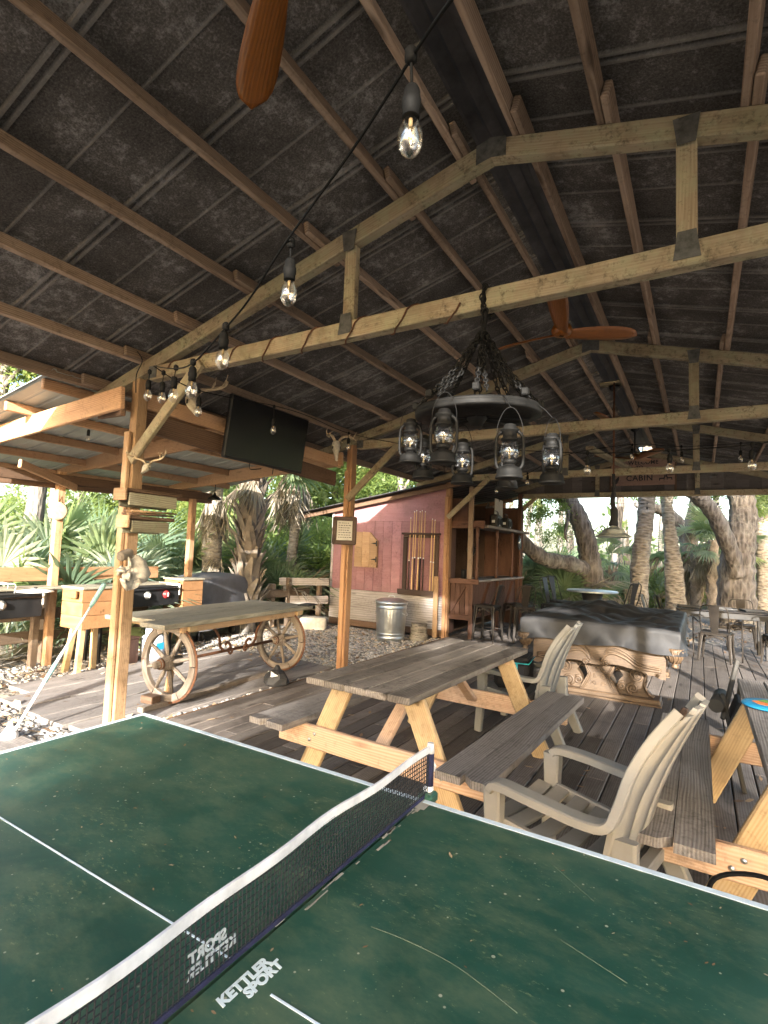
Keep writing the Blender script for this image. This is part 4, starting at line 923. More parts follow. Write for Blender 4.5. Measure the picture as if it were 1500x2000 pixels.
def griddle(label, y0, y1, knobs, x=-5.95, z=.90, legs=True):
    t = thing('griddle', label, 'griddle', (x, (y0 + y1) / 2, 0)); L = y1 - y0
    MB().cbox((-.02, 0, z - .02), (.46, L, .025)).build('cook_top', M['iron'], t); MB().cbox((.20, 0, z - .15), (.03, L - .04, .24)).build('control_panel', M['black'], t)
    MB().cbox((-.03, 0, z - .14), (.40, L - .06, .20)).build('griddle_body', M['blackrub'], t); MB().tube([(.24, -L / 2 + .05, z - .04), (.24, L / 2 - .05, z - .04)], .014, 8).build('front_rail', M['black'], t)
    for k, (yy, mt) in enumerate(knobs):
        T = Matrix.Translation((.218, yy, z - .12)) @ Matrix.Rotation(R_(90), 4, 'Y'); kb = MB().lathe([(.055, 0), (.055, .008), (.04, .012), (.036, .035), (.03, .04), (0, .04)], 16, T).build('knob', M[mt], t); MB().cbox((.262, yy, z - .12), (.012, .012, .05)).build('knob_grip', M['white'], kb)
    for yy in (-L / 2 + .02, L / 2 - .02): MB().cbox((-.02, yy, z - .06), (.48, .02, .16)).build('side_guard', M['cream'], t)
    for yy in (-L / 2 + .06, L / 2 - .06) if legs else (): board('leg', (.12, yy, -.08), (.12, yy, z - .2), .04, .04, M['iron'], t, up=(0, 1, 0)); board('leg', (-.18, yy, -.08), (-.18, yy, z - .2), .04, .04, M['iron'], t, up=(0, 1, 0))
    if legs: MB().cbox((.05, 0, .46), (.36, L - .1, .02)).build('lower_shelf', M['iron'], t)
    return t
griddle('wide black griddle with three round knobs on its front', 2.42, 3.58, ((-.22, 'greyknob'), (.05, 'greyknob'), (.34, 'redknob')))
griddle('low black burner stove with blue labels left of the amber boxes', .55, 1.75, ((-.25, 'greyknob'), (.15, 'greyknob')), -5.98, .88, False)
for yy in (1.05, 1.62): pass
lb = thing('burner_grate', 'bare wire rack standing on the left burner stove', 'rack', (-5.98, 1.40, .875))
g = MB()
for s in (-.09, .09): g.tube(bez([(s, -.08, 0), (s, -.08, .10), (s, .08, .10), (s, .08, 0)], 3), .004, 6)
for k in range(5): g.tube([(-.09, -.08 + .04 * k, .10), (.09, -.08 + .04 * k, .10)], .0035, 6)
g.build('rack_wire', M['white'], lb)
pl_ = thing('pan_lid', 'white enamel lid lying on the burner stove', 'lid', (-5.93, 1.72, .878)); MB().lathe([(.19, 0), (.18, .012), (.06, .03), (.0, .034)], 24).build('lid_body', M['white'], pl_); MB().lathe([(.014, .03), (.02, .05), (0, .055)], 10).build('knob', M['black'], pl_)
# covered barbecue
BQ = thing('covered_barbecue', 'barbecue hidden under a grey black fitted cover behind the wheel table', 'barbecue', (-6.45, 4.75, -.06), R_(14))
P = []; L2, D2 = .74, .36
for i in range(17):
    v = i / 16; row = []
    z = 1.06 * (1 - max(0, v - .28) / .72 * .80) if v > .28 else 1.06 - 0
    sc_ = .25 + .75 * min(1, v / .28)
    for k in range(41):
        a = k / 40 * 2 * math.pi; cx, sx = math.cos(a), math.sin(a); ex = .28
        x = math.copysign(abs(cx) ** ex, cx) * D2; y = math.copysign(abs(sx) ** ex, sx) * L2
        if v < .28: h = 1.02 + .07 * (1 - (v / .28)) ; px_, py_ = x * sc_, y * sc_; h -= .14 * max(0, abs(py_) / L2 - .62) / .38
        else:
            f = (v - .28) / .72; px_, py_ = x, y; h = 1.02 - f * .82 - .14 * max(0, abs(py_) / L2 - .62) / .38 * (1 - f); wv = f * (.028 * math.sin(a * 9 + 2 * math.sin(a * 2)) + .02 * math.sin(a * 15)); px_ *= 1 + wv + .06 * f; py_ *= 1 + wv * .5 - .05 * f
        row.append((px_, py_, h))
    P.append(row)
MB().grid(P).build('cover', M['grillcover'], BQ)
for sy in (-.45, .45): MB().lathe([(0, -.02), (.07, -.02), (.08, 0), (.07, .02), (0, .02)], 14, Matrix.Translation((.18, sy, .08)) @ Matrix.Rotation(R_(90), 4, 'X')).build('wheel', M['black'], BQ)
MB().cbox((0, 0, .20), (.42, 1.05, .04)).build('base_shelf', M['black'], BQ)
GT = thing('propane_tank', 'pale blue white propane tank seen through the near wagon wheel', 'gas tank', (-5.55, 3.05, -.06)); MB().lathe([(.10, 0), (.11, .02), (.145, .06), (.152, .12), (.152, .26), (.14, .31), (.09, .345), (.03, .355), (0, .355)], 22).build('tank_body', M['bluetank'], GT); MB().lathe([(.10, .34), (.10, .42), (.092, .42), (.092, .34)], 16).build('collar', M['bluetank'], GT); MB().lathe([(.02, .35), (.02, .40), (.035, .405), (.03, .42), (0, .42)], 10).build('valve', M['rust'], GT)
MB().cbox((.1535, 0, .20), (.004, .11, .09)).build('blue_label', M['blue'], GT)
RB = thing('red_crate', 'dull red metal box on the gravel beside the propane tank', 'crate', (-5.62, 2.72, -.06), R_(10)); MB().cbox((0, 0, .16), (.22, .20, .32), ch=.012).build('crate_body', M['redwood'], RB); MB().cbox((0, 0, .325), (.23, .21, .02)).build('lid', M['redwood'], RB)
# mop leaning on the post
a, b = Vector((-3.86, .62, -.06)), Vector((-3.43, 1.03, 1.16)); MP = thing('mop_handle', 'pale pole with mint grip leaning against the near left post', 'pole', a)
d = b - a; MB().tube([(0, 0, .0), d * .55], .013, 10).build('pole', M['rail'], MP); MB().tube([d * .36, d * .48], .0165, 10).build('collar', M['mint'], MP); MB().tube([d * .55, d * .86], .010, 10).build('upper_pole', M['rail'], MP); MB().tube([d * .84, d * .87, d * .99, d], [.012, .019, .020, .014], 12).build('grip', M['mint'], MP)
MB().lathe([(0, .0), (.07, .0), (.06, .05), (.018, .11), (.013, .14)], 12).build('mop_head', M['whiteplastic'], MP)

# ================================================================ shelves, oyster clump and skulls on the near post
def post_shelf(label, z, y0, y1, bh):
    t = thing('post_shelf', label, 'shelf', (-3.255, (y0 + y1) / 2, z)); L = y1 - y0
    board('shelf_board', (.04, -L / 2, 0), (.04, L / 2, 0), .14, .03, M['dark_timber'], t); board('side_bracket', (.105, -L / 2 + .02, -.07), (.105, L / 2 - .06, -.07), .02, bh * .85, M['moss_timber'], t); board('side_bracket', (-.02, -L / 2 + .02, -.07), (-.02, L / 2 - .06, -.07), .02, bh, M['moss_timber'], t)
    MB().cbox((.04, -L / 2 - .012, -.035), (.16, .02, .10)).build('end_cap', M['post_pale'], t); return t
sA = post_shelf('upper mossy plank shelf fixed to the near left post', 1.915, .98, 1.50, .12); sB = post_shelf('lower mossy plank shelf fixed to the near left post', 1.70, 1.02, 1.44, .11)
for k in range(6):
    y0 = 1.0 + random.uniform(-.02, .06); L = random.uniform(.35, .48); xx = -3.245 + .022 * (k % 4); zz = 1.73 + .022 * (k // 3)
    o = MB().tube([(0, 0, 0), (.01 * random.random(), L * .5, .008 * random.random()), (0.005, L, .005)], [.010, .009, .007], 7).build('stick', M['post_pale'] if k % 2 else M['dark_timber'], None, (xx, y0, zz)); setp(o, 'thin stick in the bundle lying on the lower post shelf', 'stick', 'sticks bundled on the lower post shelf')
oy = thing('oyster_clump', 'hanging clump of pale oyster shells and bark on the near post', 'shell clump', (-3.20, 1.02, 1.30))
for k in range(11):
    c = Vector((random.uniform(-.02, .10), random.uniform(-.06, .07), random.uniform(-.13, .05))); MB().lathe([(0, -.012), (.035, -.004), (.045, .006), (.02, .014), (0, .016)], 9, Matrix.Translation(c) @ Euler((random.uniform(0, 3), random.uniform(0, 3), 0)).to_matrix().to_4x4() @ Matrix.Diagonal((1, random.uniform(.7, 1.5), 1, 1)), True, None, lambda a, z: 1 + .15 * math.sin(3 * a)).build('shell', M['shells'], oy)
MB().lathe([(.05, -.10), (.085, -.04), (.06, .07), (.02, .12), (0, .125)], 9, Matrix.Translation((.06, .10, -.02)) @ Matrix.Rotation(R_(12), 4, 'X'), True, None, lambda a, z: 1 + .12 * math.sin(a * 2)).build('large_shell', M['shells'], oy); MB().cbox((.03, .0, .10), (.07, .13, .07), Euler((.3, .2, .3)).to_matrix(), ch=.02).build('bark_piece', M['boot'], oy)

rp = thing('straw_plaque', 'round straw coloured disc hung on the back shelter post', 'plaque', wp(114, 998, 0, -6.15)); MB().lathe([(0, -.012), (.105, -.012), (.115, 0), (.105, .010), (.09, .012), (0, .010)], 28, Matrix.Rotation(R_(90), 4, 'Y')).build('plaque_body', M['straw'], rp); MB().tube([(0, 0, .1), (-.01, .01, .2), (-.02, 0, .1)], .004, 5).build('cord', M['rust'], rp)
def skull(label, loc, rot, s=1, spread=1.0):
    t = thing('deer_skull', label, 'antlered skull', loc, 0, 'deer skulls hung under the roof', None if isinstance(rot, Vector) else rot)
    t.scale = (s, s, s)
    if isinstance(rot, Vector): t.rotation_euler = (-rot).to_track_quat('Y', 'Z').to_euler()
    k = MB(); sec = [(0, .055, .05, .03), (-.04, .062, .055, .02), (-.09, .055, .05, .0), (-.14, .036, .036, -.02), (-.20, .026, .026, -.035), (-.26, .018, .014, -.05)]; P = []
    for y, w, h, dz in sec: P.append([(w * math.cos(a), y, dz + h * math.sin(a)) for a in np.linspace(0, 2 * math.pi, 15)])
    k.grid(P); k.lathe([(0, 0), (.05, .005), (.055, .0)], 12, Matrix.Translation((0, .0, .03)) @ Matrix.Rotation(R_(-90), 4, 'X')); k.build('skull', M['bone'], t)
    for sx in (-1, 1):
        MB().lathe([(0, -.006), (.024, 0), (.020, .006)], 10, Matrix.Translation((sx * .052, -.075, .018)) @ Matrix.Rotation(R_(90 * sx), 4, 'Y')).build('eye_socket', M['black'], t)
        an = MB(); an.tube(bez([(sx * .03, -.0, .07), (sx * .08, .04, .12), (sx * .20 * spread, .02, .16), (sx * .28 * spread, -.06, .22), (sx * .27 * spread, -.14, .28)], 6), [.020] * 8 + [.017] * 9 + [.010] * 8, 8)
        an.tube(bez([(sx * .19 * spread, .02, .155), (sx * .20 * spread, .0, .22), (sx * .19 * spread, -.03, .28)], 4), [.011] * 5 + [.004] * 4, 7); an.tube(bez([(sx * .265 * spread, -.05, .21), (sx * .30 * spread, -.02, .27), (sx * .30 * spread, -.03, .33)], 4), [.010] * 5 + [.004] * 4, 7); an.tube([(sx * .05, -.02, .09), (sx * .06, -.07, .13)], [.008, .004], 6); an.build('antler', M['antler'], t)
    return t
skull('antlered deer skull on the header beam left of the television', wp(372, 786, 0, -3.30), Vector((.80, -.30, -.42)), 1.0, .9)
skull('small antlered skull on the near post above the upper shelf', wp(288, 915, 1, 1.02), Vector((.55, -.75, -.25)), .48, 1.0)
skull('long pale deer skull hung nose down beside the middle post', wp(655, 868, 0, -3.28), Vector((.42, -.30, -.85)), .9, .7)

# ================================================================ television
c4 = [wp(457, 768, 0, -3.22), wp(605, 822, 0, -3.22), wp(587, 925, 0, -3.30), wp(433, 893, 0, -3.30)]
cen = sum(c4, Vector()) / 4; ux = ((c4[1] - c4[0]) + (c4[2] - c4[3])) / 2; uz = ((c4[0] - c4[3]) + (c4[1] - c4[2])) / 2; wv, hv = ux.length, uz.length; ux.normalize(); uz = (uz - ux * uz.dot(ux)).normalized(); un = ux.cross(uz)
TV = thing('television', 'black wall television hung tilted from the header beam', 'television', (0, 0, 0)); TV.matrix_world = Matrix((ux, uz, un)).transposed().to_4x4(); TV.location = cen
MB().cbox((0, 0, -.02), (wv, hv, .05), ch=.01).build('tv_case', M['black'], TV); MB().cbox((0, .006, .0062), (wv - .025, hv - .04, .003), ch=.001).build('screen', M['screen'], TV); MB().cbox((0, 0, -.07), (.3, .3, .06)).build('mount', M['iron'], TV)
MB().tube(bez([(-.2, -hv / 2 + .03, -.03), (-.19, -hv / 2 - .06, -.03), (-.02, -hv / 2 - .03, -.04)], 4), .005, 5).tube([(.15, -hv / 2 + .02, -.03), (.16, -hv / 2 - .07, -.04)], .005, 5).build('cable', M['black'], TV)

# ================================================================ framed notice on the middle post
FR = thing('framed_notice', 'small notice in a rough dark bark frame on the middle post', 'frame', (-3.12, 3.92, 1.745)); FR.rotation_euler = (0, 0, R_(30))
for p0, p1 in (((-.15, 0, -.15), (.15, 0, -.15)), ((-.15, 0, .15), (.15, 0, .15))): MB().bar(p0, p1, .05, .055, (0, 0, 1), .012).build('frame_rail', M['darkwood'], FR)
for s in (-1, 1): MB().bar((s * .125, 0, -.17), (s * .125, 0, .17), .055, .05, (0, 1, 0), .012).build('frame_rail', M['darkwood'], FR)
MB().cbox((0, -.004, 0), (.20, .012, .26)).build('notice_sheet', M['paper'], FR)
ln = MB()
for r in range(7):
    x = -.075
    while x < .06: w = random.uniform(.012, .032); ln.cbox((x + w / 2, -.0108, .095 - r * .030), (w, .001, .008), ch=.0002); x += w + .009
ln.build('printed_lines', M['ink'], FR)

# ================================================================ small lamps
def shade_lamp(name, label, loc, r, cord, mat, grp=None):
    t = thing(name, label, 'lamp', loc, 0, grp); MB().lathe([(r, 0), (r * .96, .02), (r * .55, r * .55), (r * .2, r * .75), (r * .16, r * 1.05), (.01, r * 1.1)], 20).build('lamp_shade', M[mat], t); MB().tube([(0, 0, r * 1.1), (.0, 0, r * 1.1 + cord)], .008, 6).build('cord', M['black'], t); MB().lathe([(0, -.02), (.03, .0), (.03, .03), (.015, .06), (.015, r * .6)], 12).build('bulb', M['bulb'], t); return t
shade_lamp('pendant_lamp', 'small dark pendant lamp hanging under the shelter edge', wp(419, 976, 1, 4.15), .10, .18, 'iron')
fl = thing('flood_lamp', 'small silver flood lamp clipped under the shelter rafter', 'lamp', wp(402, 860, 1, 2.36)); MB().lathe([(.07, 0), (.05, .06), (.025, .09), (.02, .12), (0, .12)], 16, Matrix.Rotation(R_(20), 4, 'Y')).build('reflector', M['chrome'], fl); MB().tube([(.03, 0, .11), (.05, 0, .20)], .009, 6).build('bracket', M['black'], fl)
bl = thing('bare_bulb', 'bare bulb on a black holder under the left of the shelter', 'bulb', wp(172, 856, 1, 1.7)); MB().lathe([(0, -.035), (.022, -.02), (.024, 0), (.013, .03)], 12).build('bulb_glass', M['bulb'], bl); MB().lathe([(.017, .028), (.017, .08), (.01, .10)], 10).build('lamp_socket', M['black'], bl)
PL = thing('pool_lamp', 'square stepped metal pool lamp hung on a wrapped chain over the pool table', 'lamp', (-.21, 5.62, 1.79), R_(24))
lm = MB()
for k, (r, z) in enumerate(((.185, 0), (.178, .012), (.125, .05), (.10, .095), (.06, .12), (.03, .135))):
    pass
P = [[(r * math.copysign(abs(math.cos(a)) ** .45, math.cos(a)), r * 1.25 * math.copysign(abs(math.sin(a)) ** .45, math.sin(a)), z) for a in np.linspace(0, 2 * math.pi, 33)] for r, z in ((.185, 0), (.178, .014), (.125, .048), (.105, .092), (.055, .118), (.03, .14), (.028, .16))]
lm.grid(P, False).build('lamp_shade', M['sheet'], PL); cf = MB().tube(bez([(0, 0, .14), (.015, .01, .3), (-.01, 0, .45), (.005, 0, .60), (0, 0, .8)], 6), [.055] * 3 + [.045] * 6 + [.030] * 8 + [.02] * 8, 10); cf.build('wrapped_chain', M['bag'], PL); MB().tube([(0, 0, .8), (0, 0, 1.98)], .012, 6).build('chain', M['rust'], PL)
# ================================================================ red hut with the bar
HU = thing('red_hut', 'faded red board hut with a lean-to sheet roof and open bar front', 'hut', (0, 0, 0))
YW = 7.50; X0, X1 = -5.93, -3.33
def hz(x): return 2.33 + (x + 6.0) * .165
x = X0; 
while x < X1 - .02:
    w = min(.205, X1 - x); MB().prism([(x + .002, .70), (x + w - .003, .70), (x + w - .003, hz(x + w) - .42 if False else 2.10 + .0), (x + .002, 2.10)], .018, Matrix.Translation((0, YW + random.uniform(-.003, .003), 0)) @ Matrix.Rotation(R_(90), 4, 'X')).build('wall_board', M['red'], HU); x += w
MB().prism([(X0, 2.103), (X1, 2.103), (X1, hz(X1)), (X0, hz(X0))], .014, Matrix.Translation((0, YW + .004, 0)) @ Matrix.Rotation(R_(90), 4, 'X')).build('gable_panel', M['red'], HU)
MB().prism([(X0 - .03, .10), (X1, .06), (X1, .695), (X0 - .03, .695)], .022, Matrix.Translation((0, YW - .004, 0)) @ Matrix.Rotation(R_(90), 4, 'X')).build('skirt_panel', M['plywood'], HU)
board('sill_timber', (X0, YW - .02, .03), (X1, YW - .02, .03), .05, .12, M['dark_timber'], HU)
board('side_wall', (X0, YW + .02, 1.4), (X0, YW + 2.9, 1.4), .02, 1.9, M['red'], HU); board('rear_wall', (X0, YW + 2.95, 1.3), (-3.9, YW + 2.95, 1.3), .02, 2.5, M['redwood'], HU)
board('inner_wall', (-3.36, YW + .02, 1.2), (-3.36, YW + .5, 1.2), .02, 2.4, M['redwood'], HU)
board('corner_trim', (X0 - .01, YW - .02, .7), (X0 - .01, YW - .02, hz(X0)), .05, .03, M['plywood'], HU, up=(0, 1, 0))
MB().cbox((-4.65, YW + 1.45, .02), (2.5, 2.9, .04)).build('hut_floor', M['dark_timber'], HU)
for k, y in enumerate((YW - .30, YW + .45, YW + 1.2, YW + 1.95, YW + 2.7)):
    MB().grid([[(xx, y + a, hz(xx) + .035 + h + .001 * (k % 2)) for a, h in ((0, 0), (.02, .02), (.05, .02), (.07, 0), (.25, 0), (.27, .02), (.30, .02), (.32, 0), (.5, 0), (.52, .02), (.55, .02), (.57, 0), (.76, 0))] for xx in (-6.70, -5, -2.75)], False).build('roof_panel', M['darksheet'], HU)
board('rafter', (-6.65, YW - .12, hz(-6.65) - .03), (-3.0, YW - .12, hz(-3.0) - .03), .04, .09, M['dark_timber'], HU); board('rafter', (-6.5, YW + 2.9, hz(-6.5) - .03), (-3.0, YW + 2.9, hz(-3.0) - .03), .04, .09, M['dark_timber'], HU)
# shutter
st = MB(); zz = []
sh0, sh1 = -5.33, -4.79
for k in range(3):
    xa = sh0 + k * .18; MB().prism([(xa, 1.17), (xa + .174, 1.17), (xa + .174, 1.87 - .0 if k == 0 else (1.86 - .07 * (k == 1) - .24 * (k == 2) + .08)), (xa, 1.88 if k < 2 else 1.86)], .05, Matrix.Translation((0, YW - .055, 0)) @ Matrix.Rotation(R_(90), 4, 'X')).build('shutter_board', M['post_pale'], HU)
for z in (1.33, 1.65):
    MB().prism([(sh1 - .16, z), (sh1 - .03, z - .02), (sh1 - .03, z - .055), (sh1 - .005, z - .055), (sh1 - .005, z + .055), (sh1 - .03, z + .055), (sh1 - .03, z + .02)], .006, Matrix.Translation((0, YW - .084, 0)) @ Matrix.Rotation(R_(90), 4, 'X')).build('hinge', M['black'], HU)
board('corner_batten', (-3.42, 7.30, -.02), (-3.42, 7.30, 1.08), .09, .04, M['post_pale'], HU, up=(0, 1, 0))
# bar counter
BA = thing('bar_counter', 'red brown timber bar with a canopy shelf on turned posts', 'bar', (0, 0, 0))
YB0, YB1 = 7.47, 10.2
for k in range(4): board('end_board', (-3.20 + .095 * k + .045, YB0, .34), (-3.20 + .095 * k + .045, YB0, 1.0), .09, .02, M['redwood'], BA, up=(0, 1, 0))
board('end_rail', (-3.22, YB0 - .018, .37), (-2.80, YB0 - .018, .37), .02, .09, M['redwood'], BA); board('end_diagonal', (-3.17, YB0 - .016, .46), (-2.9, YB0 - .016, .92), .018, .07, M['redwood'], BA, up=(0, 1, 0)) 
for y in (YB0, 8.9, YB1): board('leg', (-2.80, y, 0), (-2.80, y, 1.0), .075, .075, M['redwood'], BA, up=(0, 1, 0))
for k in range(17): board('front_board', (-2.84, YB0 + .06 + .16 * k + .08, .34), (-2.84, YB0 + .06 + .16 * k + .08, 1.0), .02, .15, M['redwood'], BA, up=(0, 1, 0))
for y in (7.9, 8.6, 9.4): board('front_diagonal', (-2.815, y, .42), (-2.815, y + .5, .96), .02, .08, M['redwood'], BA, up=(1, 0, 0))
MB().cbox((-2.90, (YB0 + YB1) / 2, 1.035), (.50, YB1 - YB0 + .1, .04), ch=.01).build('counter_top', M['bench_grey'], BA); board('counter_edge', (-3.22, YB0 - .06, 1.02), (-2.64, YB0 - .06, 1.02), .03, .09, M['redwood'], BA); MB().cbox((-2.78, 9.2, 1.060), (.20, 1.5, .008)).build('bar_mat', M['black'], BA)
MB().cbox((-2.82, (YB0 + YB1) / 2 + .2, 2.03), (.46, YB1 - YB0, .05), ch=.01).build('canopy_shelf', M['bench_grey'], BA); board('canopy_fascia', (-3.25, YB0 + .06, 2.05), (-2.60, YB0 + .06, 2.05), .03, .14, M['redwood'], BA)
def turned(x, y):
    T = Matrix.Translation((x, y, 1.055)); MB().lathe([(.034, 0), (.034, .14), (.022, .16), (.034, .20), (.02, .23), (.027, .45), (.022, .68), (.034, .72), (.022, .75), (.034, .78), (.034, .955)], 12, T).build('turned_post', M['redwood'], BA)
for y in (YB0 + .02, 8.55, 9.55, YB1 - .1): turned(-2.72, y)
board('corner_stud', (-2.86, YB0 + .05, 1.05), (-2.86, YB0 + .05, 2.75), .09, .05, M['purlin'], BA, up=(0, 1, 0))
board('back_wall', (-3.6, YB0 + 2.8, 1.3), (-2.7, YB0 + 2.8, 1.3), .02, 2.6, M['redwood'], BA); board('back_wall', (-5.2, 7.7, 1.35), (-5.2, 10.4, 1.35), .02, 2.6, M['darkwood'], BA); board('back_wall', (-5.2, YB0 + 2.82, 1.35), (-3.6, YB0 + 2.82, 1.35), .02, 2.6, M['darkwood'], BA)  # deeper walls in darker wood, standing in for the bar's inner shade
board('upper_panel', (-3.28, YB0 + .10, 2.33), (-2.9, YB0 + .10, 2.33), .02, .42, M['redwood'], BA)
board('far_post', (-2.74, 10.15, 1.05), (-2.74, 10.15, 2.9), .09, .09, M['redwood'], BA, up=(0, 1, 0))
for k, (y, h) in enumerate(((8.35, 1.0), (9.0, .0))): pass
tt = thing('tumbler', 'dark grey tumbler standing on the near end of the bar', 'tumbler', (-2.98, YB0 + .05, 1.057)); MB().lathe([(.040, 0), (.045, .10), (.048, .17), (.042, .17), (.04, .01), (0, .01)], 18).build('tumbler_body', M['iron'], tt)
for j, (y, lab, sz) in enumerate(((8.7, 'black portable stereo with white badges on the bar canopy', (.16, .42, .26)), (9.35, 'black speaker box at the far end of the bar canopy', (.18, .34, .24)))):
    b_ = thing('stereo' if j == 0 else 'speaker_box', lab, 'stereo' if j == 0 else 'speaker', (-2.80, y, 2.056), R_(6)); MB().cbox((0, 0, sz[2] / 2), sz, ch=.03).build('case', M['black'], b_)
    for s in (-1, 1): MB().lathe([(.075, 0), (.07, .012), (.045, .004), (.015, .01), (0, .014)], 18, Matrix.Translation((sz[0] / 2, s * sz[1] * .27, sz[2] * .45)) @ Matrix.Rotation(R_(90), 4, 'Y')).build('cone', M['iron'], b_)
    MB().tube(bez([(0, -sz[1] * .42, sz[2]), (0, -sz[1] * .36, sz[2] + .07), (0, sz[1] * .36, sz[2] + .07), (0, sz[1] * .42, sz[2])], 4), .011, 7).build('handle', M['black'], b_); MB().cbox((sz[0] / 2 + .002, 0, .05), (.004, .05, .03)).cbox((-.0, -sz[1] / 2 - .002, .12), (.06, .004, .05)).build('badge', M['white'], b_)
pb = thing('white_board', 'white notice board hanging above the bar canopy', 'board', (-2.95, 9.3, 2.46), R_(2)); MB().cbox((0, 0, 0), (.02, .55, .46)).build('board_sheet', M['paper'], pb); MB().cbox((.0, 0, .215), (.03, .06, .05)).build('clip', M['black'], pb)
vs = thing('dark_bottle', 'dark object hung on the inner wall behind the bar', 'ornament', (-3.9, 10.22, 1.62)); MB().lathe([(0, -.16), (.05, -.14), (.11, -.05), (.12, .02), (.06, .08), (.05, .15), (0, .16)], 12).build('ornament_body', M['black'], vs)
gl = thing('round_mirror', 'small black round mirror hung from the canopy by the far post', 'mirror', (-2.66, 9.86, 1.80)); MB().lathe([(0, -.012), (.11, -.012), (.12, 0), (.11, .012), (.09, .014), (.088, .010), (0, .010)], 24, Matrix.Rotation(R_(90), 4, 'Y') @ Matrix.Scale(1.4, 4, (1, 0, 0))).build('mirror_frame', M['black'], gl); MB().lathe([(0, .0105), (.07, .0115), (0, .0125)], 20, Matrix.Rotation(R_(90), 4, 'Y') @ Matrix.Scale(1.4, 4, (1, 0, 0))).build('mirror_glass', M['chrome'], gl)
# cue rack and cues
CRK = thing('cue_rack', 'dark wooden cue rack on the red hut wall', 'rack', (0, 0, 0))
rx0, rx1 = -4.20, -3.46; yr = YW - .05
board('top_rail', (rx0 - .03, yr - .02, 1.86), (rx1 + .03, yr - .02, 1.86), .09, .035, M['darkwood'], CRK); board('top_moulding', (rx0, yr, 1.81), (rx1, yr, 1.81), .05, .05, M['darkwood'], CRK)
for x in (rx0 + .02, rx1 - .05): board('side_rail', (x, yr + .02, .74), (x, yr + .02, 1.82), .09, .03, M['darkwood'], CRK, up=(0, 1, 0))
board('base_tray', (rx0 - .06, yr - .03, .71), (rx1 + .02, yr - .03, .71), .13, .035, M['darkwood'], CRK); board('tray_lip', (rx0 - .06, yr - .10, .76), (rx1 + .02, yr - .10, .76), .015, .08, M['darkwood'], CRK)
CL = [(-4.06, 2.62, 'darkwood'), (-3.985, 2.74, 'cue'), (-3.94, 2.76, 'darkwood'), (-3.865, 2.74, 'cue'), (-3.82, 2.76, 'black'), (-3.755, 2.74, 'darkwood'), (-3.60, 2.60, 'cue'), (-3.545, 2.58, 'cue')]
labs = ['pool cue at the left end of the wall rack, with dark butt', 'pale butted pool cue second from the left in the wall rack', 'third pool cue in the rack, tall with a dark wood butt', 'pale maple cue in the middle of the wall rack', 'tall pool cue with a black butt in the rack', 'last of the six close set cues, dark butted', 'left of the two separate cues at the right of the rack', 'right of the two separate cues, nearest the post']
for (x, zt_, bm_), lb_ in zip(CL, labs):
    zt_ = zt_ - .45; c = thing('pool_cue', lb_, 'cue', (x, yr - .04, .73), 0, 'pool cues in the wall rack'); L = zt_ - .73
    MB().tube([(0, 0, 0), (.002, .004, L * .42)], [.0155, .0125], 8).build('butt', M[bm_], c); MB().tube([(.002, .004, L * .42), (.002, .004, L * .435)], [.0135, .0130], 8).tube([(0, 0, -.0), (0, 0, .012)], .017, 8).build('collar', M['white'], c)
    MB().tube([(.002, .004, L * .435), (.006, .015, L - .02)], [.0125, .0075], 8).build('shaft', M['cue'], c); MB().tube([(.006, .015, L - .02), (.006, .015, L)], .0085, 8).build('ferrule', M['white'], c)
# galvanised bin, stump
BN = thing('dustbin', 'galvanised ribbed dustbin with lid in front of the red hut', 'dustbin', (-4.02, 6.74, -.06))
def rib(a, z): return 1 + .018 * max(0, math.sin(a * 24)) * (1 if .14 < z < .56 else 0)
MB().lathe([(.235, 0), (.24, .01), (.245, .04), (.252, .045), (.252, .055), (.247, .06), (.25, .11), (.256, .115), (.256, .125), (.25, .13), (.252, .14), (.268, .55), (.27, .56), (.278, .565), (.278, .58), (.272, .585), (.275, .64), (.283, .645), (.283, .66)], 96, None, True, None, rib).build('bin_body', M['galv'], BN)
MB().lathe([(.292, .635), (.295, .67), (.285, .685), (.27, .69), (.20, .72), (.08, .735), (0, .737)], 40).build('lid', M['galv'], BN); MB().tube(bez([(-.06, 0, .735), (-.05, 0, .775), (.05, 0, .775), (.06, 0, .735)], 4), .006, 6).build('lid_handle', M['galv'], BN)
for s in (-1, 1): MB().tube(bez([(s * .27, -.06, .50), (s * .305, -.05, .46), (s * .305, .05, .46), (s * .27, .06, .50)], 4), .006, 6).build('side_handle', M['galv'], BN)
stp = thing('tree_stump', 'short pale cut log standing right of the dustbin', 'log', (-3.66, 7.12, -.07)); MB().lathe([(.20, 0), (.17, .05), (.15, .14), (.145, .30)], 14, None, True, None, lambda a, z: 1 + .06 * math.sin(a * 3) + .04 * math.sin(a * 7)).build('log_body', M['palmbark'], stp)

